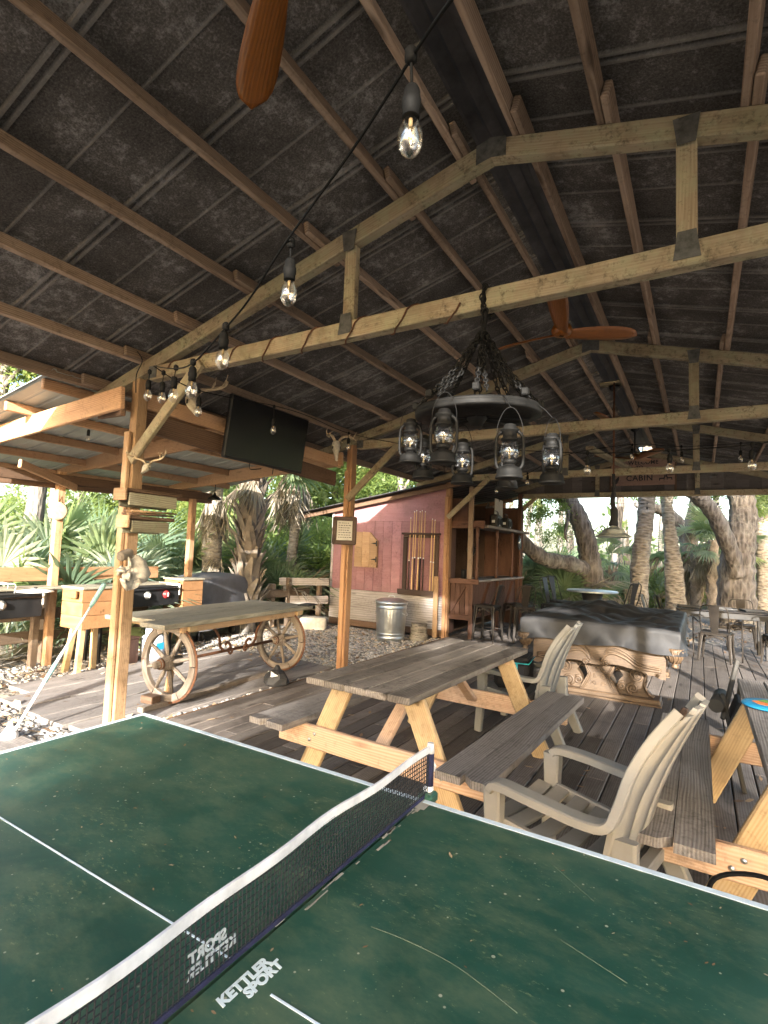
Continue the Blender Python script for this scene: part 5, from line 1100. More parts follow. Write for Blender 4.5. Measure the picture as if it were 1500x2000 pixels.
# ================================================================ sign on the gable
SG = thing('cabin_sign', 'worn wooden welcome sign with deer silhouettes on the gable boards', 'sign', (-.31, GYF - .075, 3.36))
for k in range(3): MB().cbox((0, 0, .19 - .19 * k), (1.20, .022, .186)).build('sign_board', M['signwood'], SG)
RX = Matrix.Rotation(R_(90), 4, 'X')
for txt, x, z, s in (('WELCOME', .02, .19, .11), ('TO', -.05, .095, .09), ('CABIN', -.05, -.135, .16)): text_mesh('lettering', txt, s, M['ink'], SG, Matrix.Translation((x, -.0125, z)) @ RX, .0008, .003, 0, 'CENTER', 1.1)
dt = MB()
for k in range(18): dt.cbox((-.55 + .065 * k, -.0125, .035), (.03, .0016, .012), ch=.0003)
dt.build('printed_lines', M['ink'], SG)
for s, x, z in ((1, .37, -.20), (-1, .50, -.19)):
    d = [(-.07, 0), (-.065, .07), (-.05, .075), (.03, .07), (.05, .11), (.045, .15), (.06, .14), (.075, .16), (.07, .13), (.10, .11), (.075, .10), (.06, .06), (.05, 0), (.042, 0), (.04, .04), (-.04, .045), (-.055, 0)]
    MB().prism([(x + s * a * .8, z + b_ * .8) for a, b_ in d], .0016, Matrix.Translation((0, -.0125, 0)) @ RX).build('deer_print', M['ink'], SG)
MB().prism([(-.56, -.26), (-.50, -.14), (-.44, -.08), (-.44, -.16), (-.48, -.24)], .0016, Matrix.Translation((0, -.0125, 0)) @ RX).build('leaf_print', M['ink'], SG)

# ================================================================ ceiling fans
def fan(label, loc, a0):
    t = thing('ceiling_fan', label, 'ceiling fan', loc, 0, 'wooden ceiling fans along the ridge')
    for k in range(3):
        a = a0 + k * 2 * math.pi / 3; Rz = Matrix.Rotation(a, 3, 'Z'); rows = []; rows2 = []
        for q in range(15):
            u = q / 14; r = .05 + .62 * u; w = (.05 + .032 * math.sin(min(1, u * 1.5) * math.pi * .5)) * math.sqrt(max(.015, 1 - max(0, (u - .72) / .28) ** 2.2)); tw = -R_(26) * (1 - .5 * u); dz = .05 * math.sin(u * math.pi * .5) - .012
            r1, r2 = [], []
            for v in (-1, -.5, 0, .5, 1):
                p = Vector((r, v * w * math.cos(tw), dz + v * w * math.sin(tw))); th = .008 * (1 - v * v) + .002
                r1.append(Rz @ (p + Vector((0, 0, th)))); r2.append(Rz @ (p - Vector((0, 0, th))))
            rows.append(r1 + r2[::-1] + [r1[0]])
        mb = MB(); vs = [p for r in rows for p in r]; m = 11; fs = [[i * m + j, i * m + j + 1, (i + 1) * m + j + 1, (i + 1) * m + j] for i in range(14) for j in range(10)] + [list(range(10)), [14 * m + j for j in range(10)]]
        mb.add(vs, fs, [(q.dot(Rz @ Vector((1, 0, 0))), q.dot(Rz @ Vector((0, 1, 0))), q.z) for q in vs], True).build('blade', M['fanwood'], t)
    MB().lathe([(0, -.035), (.05, -.034), (.075, -.02), (.085, .01), (.07, .05), (.03, .07), (.02, .08)], 24).build('hub', M['fanwood'], t); MB().cbox((0, 0, -.037), (.035, .02, .006)).build('hub_badge', M['iron'], t)
    top = AZ + .02 - loc[2]; MB().tube([(0, 0, .07), (0, 0, top)], .013, 10).build('downrod', M['black'], t); MB().lathe([(.02, top - .07), (.065, top - .035), (.075, top)], 20).build('ceiling_cup', M['black'], t); return t
tip = Vector((-.854, -.073, 3.3))
f1 = fan('wooden fan whose single blade hangs in at the top edge', (-.26, -.34, 3.34), 0); d = wp(493, 215, 2, 3.36) - Vector((-.26, -.34, 3.34))
f1.location = (wp(545, -95, 2, 3.34)); f1.rotation_euler = (0, 0, math.atan2((wp(493, 205, 2, 3.37) - f1.location).y, (wp(493, 205, 2, 3.37) - f1.location).x))
f2 = fan('wooden fan seen in full between the first and second trusses', wp(1097, 648, 0, AX), 0); tR = wp(1262, 660, 2, f2.location.z + .02) - f2.location; f2.rotation_euler = (0, 0, math.atan2(tR.y, tR.x))
f3 = fan('third wooden fan, its blades edge on above the second bottom chord', (AX, 5.95, 3.28), 0); f3.rotation_euler = (0, 0, R_(20))
f4 = fan('farthest wooden fan close to the sign on the gable', (AX, 8.52, 3.30), 0); f4.rotation_euler = (0, 0, R_(75))

# ================================================================ chandelier
CH = thing('wheel_chandelier', 'dark wagon wheel chandelier hung on chains from the nearest truss', 'chandelier', (-.315, 1.16, 2.275))
T0 = Matrix.Identity(4); RW = .335
wm = MB().lathe([(RW - .05, -.022), (RW, -.022), (RW + .004, -.008), (RW - .004, 0), (RW + .004, .008), (RW, .022), (RW - .05, .022), (RW - .054, 0), (RW - .05, -.022)], 56, Matrix.Rotation(R_(3), 4, 'X')); wm.build('wheel_rim', M['iron'], CH)
for k in range(10):
    a = k * math.pi / 5; MB().tube([(.06 * math.cos(a), .06 * math.sin(a), -.005), (.29 * math.cos(a), .29 * math.sin(a), -.005)], [.024, .018], 8).build('spoke', M['iron'], CH)
MB().lathe([(0, -.07), (.03, -.07), (.04, -.05), (.055, -.03), (.055, .03), (.04, .05), (.03, .08), (0, .08)], 18).build('hub', M['iron'], CH)
def chain(pts, L=.034, r=.0035, wdt=.010):
    mb = MB(); pts = [Vector(p) for p in pts]; seglen = [(b - a).length for a, b in zip(pts, pts[1:])]; tot = sum(seglen); n = max(2, int(tot / (L * .72)))
    def at(s):
        for a, b, l in zip(pts, pts[1:], seglen):
            if s <= l: return a.lerp(b, s / l)
            s -= l
        return pts[-1]
    for i in range(n):
        p = at(tot * (i + .5) / n); t = (at(min(tot, tot * (i + .6) / n)) - at(tot * (i + .4) / n)).normalized(); a = Vector((0, 0, 1)) if abs(t.z) < .85 else Vector((1, 0, 0)); u = a.cross(t).normalized()
        if i % 2: u = t.cross(u)
        ring = [p + t * (math.cos(q) * L * .5) + u * (math.sin(q) * wdt) for q in np.linspace(0, 2 * math.pi, 9)[:-1]]; mb.tube(ring, r, 5, closed=True)
    return mb
apex = Vector((.045, -.06, .445)); hook = Vector((.045, -.06, .65))
for k in range(8):
    a = k * math.pi / 4 + .35; e = Vector((RW * math.cos(a), RW * math.sin(a), .035)); md = apex.lerp(e, .5) - Vector((0, 0, .035))
    pts = [apex.lerp(md, q / 4) if q < 4 else md.lerp(e, (q - 4) / 4) for q in range(9)]; chain(pts, .038, .0042, .0115).build('chain', M['iron'], CH); e2 = Vector((RW * .97 * math.cos(a + .16), RW * .97 * math.sin(a + .16), .03)); md2 = apex.lerp(e2, .5) - Vector((0, 0, .07)); chain([apex.lerp(md2, q / 4) if q < 4 else md2.lerp(e2, (q - 4) / 4) for q in range(9)], .036, .004, .011).build('chain', M['iron'], CH); MB().cbox((e.x, e.y, .045), (.035, .035, .04)).build('eye_plate', M['iron'], CH)
cm = chain([apex, hook - Vector((0, 0, .03))], .04, .006, .014); cm.tube(bez([apex + Vector((0.006, 0, 0)), apex.lerp(hook, .5) + Vector((.01, .01, 0)), hook], 5), .012, 7)
ring = [Vector((.045 + .02 * math.sin(i), -.06 + .075 * math.cos(q) - .0, .575 + .085 * math.sin(q))) for i, q in enumerate(np.linspace(0, 2 * math.pi, 13))]
ring = [Vector((.045 + .008 * (i % 3), -.025 + .062 * math.copysign(abs(math.cos(q)) ** .5, math.cos(q)), .612 + .078 * math.copysign(abs(math.sin(q)) ** .5, math.sin(q)))) for i, q in enumerate(np.linspace(0, 2 * math.pi, 13))]
ch2 = chain(ring, .036, .005, .013); ch2.build('chain_loop', M['iron'], CH); cm.build('main_chain', M['iron'], CH)
def lantern():
    t = thing('oil_lantern', 'x', 'lantern', (0, 0, 0), 0, 'oil lanterns hung round the wheel chandelier')
    MB().lathe([(0, 0), (.062, 0), (.064, .004), (.062, .012), (.058, .016), (.058, .035), (.05, .05), (.03, .058), (.024, .062), (.024, .068)], 22).build('fuel_tank', M['iron'], t)
    MB().lathe([(.024, .066), (.03, .072), (.034, .082), (.026, .090)], 18).build('burner', M['iron'], t)
    MB().lathe([(.027, .088), (.040, .105), (.044, .125), (.041, .15), (.032, .172), (.030, .178)], 22).build('glass_globe', M['globe'], t)
    MB().lathe([(.031, .175), (.040, .178), (.040, .186), (.032, .192), (.032, .215), (.041, .222), (.043, .230), (.030, .236), (.028, .250), (.020, .255), (0, .256)], 20).build('chimney', M['iron'], t)
    for s in (-1, 1): MB().tube(bez([(s * .045, 0, .045), (s * .060, 0, .07), (s * .062, 0, .15), (s * .056, 0, .20), (s * .034, 0, .222)], 4), .0075, 8).build('side_tube', M['iron'], t)
    g = MB()
    for z in (.115, .142): g.tube([(.047 * math.cos(a), .047 * math.sin(a), z) for a in np.linspace(0, 2 * math.pi, 21)[:-1]], .0014, 5, closed=True)
    for a in (R_(45), R_(135), R_(225), R_(315)): g.tube([(.03 * math.cos(a - .5), .03 * math.sin(a - .5), .088), (.047 * math.cos(a), .047 * math.sin(a), .128), (.034 * math.cos(a + .5), .034 * math.sin(a + .5), .176)], .0014, 5)
    g.build('wire_guard', M['iron'], t)
    MB().tube(bez([(-.058, 0, .185), (-.056, 0, .25), (-.03, 0, .315), (0, 0, .335), (.03, 0, .315), (.056, 0, .25), (.058, 0, .185)], 4), .0018, 5).build('bail', M['iron'], t)
    MB().tube([(0, 0, .088), (0, 0, .13)], [.006, .003], 7).build('wick', M['filament'], t)
    return t
LAN = [(800, 905, 2.98, 20, 'leftmost hanging oil lantern of the chandelier'), (826, 935, 3.05, 70, 'oil lantern hanging just right of and behind the leftmost one'), (865, 905, 2.42, 10, 'near oil lantern in front of the left rim of the wheel'), (902, 945, 2.95, 50, 'oil lantern hanging behind the wheel between the two near ones'),
       (994, 935, 2.42, 15, 'near oil lantern with a tall bail in front of the right of the wheel'), (1077, 945, 2.62, -35, 'rightmost oil lantern, its base catching light'), (990, 955, 3.02, 80, 'oil lantern half hidden behind the tall bailed one')]
proto = lantern(); proto_used = False
for px, py, dep, rz, lb_ in LAN:
    p = wd(px, py, dep)
    if not proto_used: o = proto; o.location = p; o.rotation_euler = (0, 0, R_(rz)); o['label'] = lb_; proto_used = True
    else: o = dup(proto, p, R_(rz), lb_)
    # link from bail to the rim
    tgt = Vector(CH.location); v = Vector((p.x - tgt.x, p.y - tgt.y, 0)); v = v.normalized() * RW if v.length > .01 else v; e = tgt + v; top = p + Vector((0, 0, .335)); 
    if e.z < top.z: pass
    hk = MB().tube(bez([tuple(top), tuple((top + e) / 2 + Vector((0, 0, .01))), tuple(e + Vector((0, 0, .01)))], 4), .0025, 5); hk2 = MB(); off = -tgt
    for q in hk.v: q += off
    for q in range(len(hk.v)): hk.v[q] = hk.v[q]
    hk.build('lantern_hook', M['iron'], CH)
# rusty cable wound along the nearest bottom chord
rcb = MB(); pts = []
for q in range(90):
    u = q / 89; x = -2.9 + u * 2.5; ph = u * 2 * math.pi * 7; pts.append((x, 1.137 - .052 * math.copysign(abs(math.cos(ph)) ** .6, math.cos(ph)) , 2.888 + .066 * math.copysign(abs(math.sin(ph)) ** .6, math.sin(ph)) ))
o = rcb.tube(pts, .005, 6).build('rusty_cable', M['rust']); setp(o, 'rust brown cable wound round the nearest bottom chord', 'cable')
o = MB().tube(bez([wp(-40, 570, 1, 0), wp(60, 610, 1, .45), wp(225, 660, 1, .95), (-3.2, 1.05, 3.02), (-3.17, 1.0, 2.85), (-3.16, 1.0, 2.7)], 6), .004, 6).build('roof_cable', M['black']); setp(o, 'dark cable run along the outer purlin to the near left post', 'cable')

# ================================================================ string lights
def lights(label, wire, bulbs, s=1.0):
    """wire: points; bulbs: points where a lamp hangs"""
    t = thing('string_lights', label, 'string lights', wire[0], 0, None); o0 = Vector(wire[0])
    MB().tube(bez([Vector(p) - o0 for p in wire], 7), .0034, 6).build('wire', M['wireblack'], t)
    for p, drop in bulbs:
        p = Vector(p) - o0; tw = Vector((random.uniform(-.004, .004), random.uniform(-.004, .004), 0))
        sk = MB().tube([p, p + tw + Vector((0, 0, -drop))], .0028, 6); sk.lathe([(.006, .018), (.012, .012), (.012, -.006), (.006, -.012)], 8, Matrix.Translation(p)); T = Matrix.Translation(p + tw + Vector((0, 0, -drop)))
        sk.lathe([(0, .004), (.011, .002), (.015, -.006), (.0155, -.020), (.0175, -.022), (.0175, -.036), (.0155, -.040), (.0155, -.056)], 14, T); so_ = sk.build('lamp_socket', M['blackrub'], t)
        MB().lathe([(.012, -.055), (.014, -.064), (.021, -.080), (.0235, -.096), (.021, -.112), (.013, -.124), (.003, -.130), (0, -.131)], 18, T).build('bulb', M['bulb'], so_)
        MB().tube([p + tw + Vector((0, 0, -drop - q)) for q in (.058, .075)], .004, 6).tube([p + tw + Vector((0, 0, -drop - q)) for q in (.075, .108)], .0014, 5).build('filament', M['filament'], so_)
    return t
# first string comes over the viewer to the near post
B1 = [(797, 268, .93), (563, 572, 1.42), (438, 690, 1.80), (375, 742, 2.15)]
w1 = [wd(950, -90, .62), wd(870, 15, .78), wd(812, 100, .93), wd(690, 290, 1.16), wd(559, 472, 1.42), wd(490, 580, 1.62), wd(443, 638, 1.80), wd(378, 708, 2.15), wd(340, 720, 2.65), wd(300, 715, 3.3)]
def under(px, py, dep, bx, by):
    """socket drop so that the bulb centre lands on the wanted height"""
    return wd(px, py, dep), 0
bl1 = []
for (bx, by, dep), (wx, wy) in zip(B1, ((812, 100), (559, 472), (443, 638), (378, 708))):
    p = wd(wx, wy, dep); c = wd(bx, by, dep); bl1.append((Vector((c.x, c.y, p.z)), max(.02, p.z - c.z - .092)))
for (bx, by, dep, wy) in ((340, 772, 2.65, 718), (316, 776, 3.15, 728), (289, 772, 3.3, 726)): 
    c = wd(bx, by, dep); p = wd(bx, wy, dep); bl1.append((Vector((c.x, c.y, p.z)), max(.02, p.z - c.z - .092)))
lights('string of clear bulbs coming from overhead down to the near left post', w1, bl1)
w2 = [wd(300, 715, 3.35), wd(386, 762, 3.5), wd(533, 792, 4.4), wd(600, 812, 4.9), wd(680, 846, 5.55), wd(790, 868, 5.0), wd(880, 880, 4.6), wd(1010, 880, 4.1), wd(1147, 885, 3.65), wd(1307, 880, 3.55), wd(1470, 868, 3.3), wd(1560, 850, 3.2)]
bl2 = []
for bx, by, dep, wy in ((386, 803, 3.5, 764), (533, 840, 4.4, 794), (680, 873, 5.55, 846), (1147, 918, 3.65, 885), (1307, 914, 3.55, 880), (1470, 908, 3.3, 868)):
    c = wd(bx, by, dep); p = wd(bx, wy, dep); bl2.append((Vector((c.x, c.y, p.z)), max(.02, p.z - c.z - .092)))
lights('string of clear bulbs passing the television and crossing under the chandelier', w2, bl2)
w3 = [wd(880, 955, 8.6), wd(970, 945, 7.6), wd(1030, 925, 6.6), wd(1100, 890, 6.2), wd(1235, 868, 6.0), wd(1330, 872, 6.0), wd(1447, 866, 5.9), wd(1540, 858, 5.9)]
bl3 = []
for bx, by, dep, wy in ((970, 955, 7.6, 944), (1030, 942, 6.6, 925), (1235, 892, 6.0, 869), (1331, 898, 6.0, 872), (1447, 896, 5.9, 866)):
    c = wd(bx, by, dep); p = wd(bx, wy, dep); bl3.append((Vector((c.x, c.y, p.z)), max(.02, p.z - c.z - .092)))
lights('far string of clear bulbs between the bar corner and the second truss', w3, bl3)
w4 = [wd(1000, 962, 12), wd(1060, 972, 12.4), wd(1150, 982, 12.6), wd(1264, 983, 12.4), wd(1400, 975, 12), wd(1520, 955, 11.5)]
bl4 = [(Vector((c.x, c.y, p.z)), max(.02, p.z - c.z - .092)) for c, p in ((wd(x, y + 14, 12.3), wd(x, y, 12.3)) for x, y in ((1058, 972), (1264, 984), (1402, 975)))]
lights('faint string of bulbs hung among the trees beyond the gable', w4, bl4)
# ================================================================ plants
def gp(px, dep):
    p = wd(px, 1000, dep); q = wd(px, 1100, dep); u = (0 - p.z) / (q.z - p.z); r = p.lerp(q, u); r.z = -.10; return r
def frond_mesh(name, nb, span, L, pet, droop, seed, mat, w=.030):
    rd = random.Random(seed); v = []; f = []
    for k in range(6):                                     # petiole
        pass
    for s in (-.008, .008): v += [(0, s, 0), (pet * .5, s, .03), (pet, s, .02)]
    f += [(0, 1, 4, 3), (1, 2, 5, 4)]
    for k in range(nb):
        a = -span / 2 + span * k / (nb - 1) + rd.uniform(-.03, .03); l = L * (.72 + .28 * math.cos(a * .8)) * rd.uniform(.88, 1.08); c, s = math.cos(a), math.sin(a); dr = droop * rd.uniform(.4, 1.6)
        def pt(r, off, z): return (pet + c * r - s * off, s * r + c * off, .02 + z + .10 * r * math.cos(2 * a))
        n = len(v); ww = w * rd.uniform(.8, 1.15)
        v += [pt(.0, 0, 0), pt(.42 * l, ww * .9, .012 - dr * .12 * l), pt(.42 * l, 0, -.006 - dr * .12 * l), pt(.42 * l, -ww * .9, .012 - dr * .12 * l), pt(.75 * l, ww * .45, -dr * .4 * l), pt(.75 * l, -ww * .45, -dr * .4 * l), pt(l, 0, -dr * .85 * l)]
        f += [(n, n + 1, n + 2), (n, n + 2, n + 3), (n + 1, n + 4, n + 2), (n + 2, n + 4, n + 5), (n + 2, n + 5, n + 3), (n + 4, n + 6, n + 5)]
    me = bpy.data.meshes.new(name); me.from_pydata(v, [], f); me.materials.append(mat); return me
FM = [frond_mesh('frond', 24, 4.2, .52, .55, .25, 1, M['frond']), frond_mesh('frond', 20, 3.6, .46, .70, .5, 2, M['frond2']), frond_mesh('frond', 26, 4.6, .58, .8, .15, 3, M['frond']), frond_mesh('frond', 18, 3.0, .50, .5, .9, 4, M['frond2'])]
DM = [frond_mesh('dead_frond', 14, 1.0, .85, .45, .35, 5, M['skirt'], .026), frond_mesh('dead_frond', 11, .75, .75, .6, .5, 6, M['skirt'], .024)]
def add_fronds(root, n, z, elev, sc, meshes, name='frond', az0=None, spread=math.pi):
    for k in range(n):
        o = bpy.data.objects.new(name, random.choice(meshes)); COL.objects.link(o); o.parent = root; az = (az0 if az0 is not None else 0) + random.uniform(-spread, spread); el = random.uniform(*elev); s = random.uniform(*sc)
        o.location = (0.05 * math.cos(az), .05 * math.sin(az), z); o.rotation_euler = Euler((random.uniform(-.5, .5), -el, az)); o.scale = (s, s, s)
def palmetto(p, label, grp, n=10, s=1.0, dead=2, el=(.25, 1.35)):
    t = thing('palmetto', label, 'palmetto', p, random.uniform(0, 6), grp); add_fronds(t, n, .1, el, (s * .85, s * 1.25), FM); add_fronds(t, dead, .15, (-.1, .7), (s * .8, s * 1.1), DM, 'dead_frond'); return t
GPL = 'palmettos behind the cooking shelter'; GPR = 'palmettos beyond the deck'

def lab_at(px, kind):
    for lim, where in ((70, 'at the far left beyond the burner stove'), (235, 'behind the amber boxes left of the near post'), (390, 'behind the griddle right of the near post'), (520, 'behind the covered barbecue'), (900, 'just left of the red hut'), (1075, 'between the bar and the leaning oak'), (1160, 'at the foot of the leaning oak'), (1240, 'behind the hanging pool lamp'), (1320, 'between the two pale palm trunks'), (1405, 'left of the big oak behind the dining table'), (9999, 'right of the big oak')):
        if px < lim: return kind + ' ' + where
lab_l = 'fan leaved palmetto'; lab_r = 'fan leaved palmetto'
random.seed(21)
for px, dep, s in ((15, 7.4, 1.35), (60, 8.1, 1.2), (165, 7.8, 1.25), (215, 8.6, 1.2), (-30, 8.2, 1.3), (-90, 7.6, 1.2), (120, 9.2, 1.3)): palmetto(gp(px, dep), lab_at(px, 'large near palmetto'), 'near palmettos ' + lab_at(px, ''), 13, s, 3)
for k in range(44):
    px = random.uniform(-160, 640); q_ = gp(px, random.uniform(9.6, 14.5))
    if q_.x > -7.4: q_ = gp(px, 14.5)
    palmetto(q_, lab_at(px, 'fan leaved palmetto in the thicket'), GPL + ' ' + lab_at(px, ''), 12, random.uniform(1.2, 1.9), 5)
palmetto(gp(535, 11.6), 'dark palmetto with wide open fans left of the red hut', None, 13, 1.15, 2, (.7, 1.4)); palmetto(gp(596, 11.9), 'spiky palmetto right beside the corner of the red hut', None, 12, 1.1, 3, (.6, 1.4))
for k in range(40):
    px = random.uniform(985, 1640); dep = random.uniform(17, 25); palmetto(gp(px, dep), lab_at(px, 'fan leaved palmetto'), GPR + ' ' + lab_at(px, ''), 12, random.uniform(.95, 1.35) * (dep / 17) ** .5, 4)
for px in (1015, 1040, 1070, 1100): palmetto(gp(px, random.uniform(13.5, 16)), lab_at(px, 'palmetto with many dead brown fronds'), 'brown palmettos ' + lab_at(px, ''), 10, 1.5, 9)

def leaf_cloud(name, n, rad, size, mat, seed, clumps=14):
    r = np.random.default_rng(seed); cc = r.normal(0, 1, (clumps, 3)); cc /= np.linalg.norm(cc, axis=1)[:, None]; cc *= r.uniform(.25, .9, (clumps, 1)) ** .6; cs = r.uniform(.18, .42, clumps)
    k = r.integers(0, clumps, n); P = (cc[k] + r.normal(0, 1, (n, 3)) * cs[k][:, None] * .6) * np.array(rad)
    s = r.uniform(.6, 1.3, n) * size; d = r.normal(0, 1, (n, 3)); d /= np.linalg.norm(d, axis=1)[:, None]; u = np.cross(d, r.normal(0, 1, (n, 3))); u /= np.linalg.norm(u, axis=1)[:, None]
    V = np.stack([P - d * s[:, None], P + u * (s * .42)[:, None], P + d * s[:, None], P - u * (s * .42)[:, None]], 1).reshape(-1, 3)
    Fc = np.arange(n * 4).reshape(-1, 4); o = fast_mesh(name, V, Fc, mat, np.repeat(np.clip(r.uniform(0, 1, clumps)[k] * .6 + r.uniform(0, .4, n), 0, 1), 4)); me = o.data; bpy.data.objects.remove(o); return me
CLD = [leaf_cloud('crown', 2600, (1, 1, .8), .060, M['leaf'], 31, 26), leaf_cloud('crown', 2200, (1, 1, .7), .055, M['leafy'], 32, 22), leaf_cloud('crown', 1600, (1, 1, .6), .07, M['leaf'], 33, 15), leaf_cloud('crown', 1500, (1, 1, .9), .050, M['leafy'], 34, 30)]
def crown(root, loc, s, which=None, zs=1):
    o = bpy.data.objects.new('crown', CLD[which if which is not None else random.randrange(4)]); COL.objects.link(o); o.parent = root; o.location = loc; o.rotation_euler = (random.uniform(-.4, .4), random.uniform(-.4, .4), random.uniform(0, 6)); o.scale = (s, s, s * zs); return o
def tree(name, label, base, pts, radii, mat, limbs=(), crowns=(), grp=None, cat='tree'):
    t = thing(name, label, cat, base, 0, grp); b0 = Vector(base)
    pp = bez([Vector(p) - b0 for p in pts], 9); n = len(pp); rr = [float(np.interp(i / (n - 1), np.linspace(0, 1, len(radii)), radii)) * (1 + .06 * math.sin(i * 2.1)) for i in range(n)]
    tk = MB().tube(pp, rr, 22); tk.v = [v + Vector((math.sin(v.z * 5 + v.y * 31) + .6 * math.sin(v.z * 17 + v.x * 53), math.sin(v.z * 6 + v.x * 33) + .6 * math.sin(v.z * 13 + v.y * 47), 0)) * (.05 * radii[min(1, len(radii) - 1)]) for v in tk.v]; tk.build('trunk', mat, t)
    for lp, lr in limbs:
        q = bez([Vector(p) - b0 for p in lp], 5); m = len(q); MB().tube(q, [float(np.interp(i / (m - 1), np.linspace(0, 1, len(lr)), lr)) * (1 + .08 * math.sin(i * 1.7)) for i in range(m)], 10).build('limb', mat, t)
    for c, s, wh in crowns: crown(t, Vector(c) - b0, s, wh)
    return t
def boots(t, n, z0, z1, r, sc=1):
    mb = MB().add([(0, -.05, 0), (0, .05, 0), (.03, .035, .16), (.03, -.035, .16), (.085, .012, .30), (.085, -.012, .30), (-.03, 0, .0), (.0, 0, .17)], [(0, 1, 2, 3), (3, 2, 4, 5), (6, 1, 0), (0, 3, 7, 6), (1, 6, 7, 2), (3, 5, 7), (2, 7, 4), (4, 7, 5)], None, False); me = mb.mesh('palm_boot'); me.materials.append(M['boot'])
    for k in range(n):
        f = k / n; a = k * 2.39996; o = bpy.data.objects.new('palm_boot', me); COL.objects.link(o); o.parent = t; o.location = (r * math.cos(a), r * math.sin(a), z0 + (z1 - z0) * f); o.rotation_euler = Euler((random.uniform(-.45, .45), random.uniform(.0, .25), a)); s = sc * random.uniform(.8, 1.2); o.scale = (s, s * 1.2, s)
random.seed(5)
# left palms
b = gp(478, 9.6); t = tree('cabbage_palm', 'stout palm trunk wrapped in criss cross boots behind the covered barbecue', b, [b, b + Vector((0, 0, 1.4)), b + Vector((.03, 0, 2.9))], [.20, .19, .19], M['oakbark'], cat='palm'); boots(t, 110, .25, 2.85, .19, 1.25); add_fronds(t, 22, 3.1, (-.2, 1.3), (1.2, 1.6), FM); add_fronds(t, 4, 3.1, (-1.2, -.5), (.7, .9), DM, 'dead_frond')
b = gp(408, 10.4); t = tree('cabbage_palm', 'palm trunk clad in brown hanging dead fronds beside the back shelter post', b, [b, b + Vector((-.05, 0, 2)), b + Vector((-.1, 0, 4.5))], [.22, .18, .17], M['palmbark'], cat='palm'); add_fronds(t, 20, 3.0, (-1.56, -1.45), (.8, 1.2), DM, 'dead_frond'); add_fronds(t, 12, 1.9, (-1.56, -1.46), (.6, .9), DM, 'dead_frond'); add_fronds(t, 18, 4.4, (-.4, 1.3), (1.8, 2.3), FM)
b = gp(556, 11.6); t = tree('cabbage_palm', 'slender grey palm with a bundle of dead fronds left of the hut roof', b, [b, b + Vector((.12, .05, 2)), b + Vector((.18, .1, 4.4))], [.13, .11, .11], M['palmbark'], cat='palm'); add_fronds(t, 22, 3.9, (-1.52, -1.32), (1.1, 1.6), DM, 'dead_frond'); add_fronds(t, 16, 4.4, (-.3, 1.3), (1.8, 2.3), FM)
# tall trees behind the shelter
for px, dep, r, lb_, md in ((45, 13.5, .24, 'tall leaning dark trunk seen over the far left edge of the shelter roof', 'oakbark'), (86, 14.5, .22, 'tall paler pine trunk seen over the shelter roof', 'palmbark'), (-60, 14, .2, 'tall trunk standing behind the far left of the thicket', 'oakbark')):
    b = gp(px, dep); tree('tall_tree', lb_, b, [b, b + Vector((.1, .1, 3)), b + Vector((.5, .2, 7)), b + Vector((.9, .3, 12))], [r, r * .85, r * .7, r * .3], M[md], [([b + Vector((.4, .15, 5.6)), b + Vector((1.2, .5, 6.6)), b + Vector((2.0, .8, 7.0))], [.07, .05, .02]), ([b + Vector((.45, .2, 6.6)), b + Vector((-.6, 0, 7.4)), b + Vector((-1.4, 0, 7.5))], [.06, .04, .02])], [(b + Vector((1.5, .6, 6.6)), 1.5, 1), (b + Vector((-1.2, .2, 7.2)), 1.5, 0), (b + Vector((.8, .4, 8.6)), 1.8, 1), (b + Vector((.3, 1, 5.2)), 1.1, 3)], 'tall trees behind the shelter')
# oaks and palms beyond the deck, placed by where they stand
b = gp(1168, 13.6)
def w3(px, py, dep): return wd(px, py, dep)
limb = [w3(1140, 1112, 13.5), w3(1110, 1100, 13.3), w3(1066, 1092, 13.0), w3(1030, 1068, 12.8), w3(1008, 1038, 12.7), w3(985, 1005, 12.6), w3(950, 985, 12.5)]
tree('leaning_oak', 'leaning oak whose long mossy limb dips left behind the bar stools', b, [b, w3(1156, 1120, 13.6), w3(1148, 1075, 13.6), w3(1138, 1030, 13.6), w3(1115, 985, 13.6), w3(1085, 945, 13.6), w3(1050, 880, 13.6), w3(1030, 780, 13.6)], [.36, .27, .24, .23, .22, .19, .14, .08], M['oakbark'], [(limb, [.22, .20, .19, .17, .15, .13, .08]), ([w3(1106, 985, 13.6), w3(1110, 1005, 13.2), w3(1104, 1040, 13), w3(1108, 1058, 12.9)], [.06, .045, .04, .02])], [(w3(1065, 990, 13.4), .6, 1), (w3(1012, 1015, 13.8), .6, 3), (w3(1100, 950, 13.2), .6, 2), (w3(1040, 905, 14.5), 1.1, 3), (w3(1085, 1040, 15), .55, 1)])
tree('leaning_oak_twig', 'x', b, [b, b + Vector((0, 0, .1))], [.01, .01], M['oakbark']) if False else None
b = gp(1244, 13.0); tree('cabbage_palm', 'smooth pale palm trunk leaning right behind the covered pool table', b, [b, w3(1252, 1080, 13), w3(1261, 1010, 13), w3(1268, 900, 13), w3(1272, 780, 13)], [.235, .20, .19, .18, .17], M['palmbark'], cat='palm')
b = gp(1322, 14.0); t = tree('cabbage_palm', 'thinner palm trunk with a swollen lower half left of the dining table', b, [b, w3(1316, 1120, 14), w3(1312, 1075, 14), w3(1306, 1020, 14), w3(1302, 950, 14), w3(1300, 800, 14)], [.25, .23, .18, .145, .135, .12], M['palmbark'], cat='palm')
b = gp(1440, 13.2); main = [b, b + Vector((0, 0, .25)), w3(1438, 1120, 13.2), w3(1446, 1050, 13.2), w3(1452, 1000, 13.2), w3(1445, 950, 13.2), w3(1436, 860, 13.2), w3(1440, 700, 13.2)]
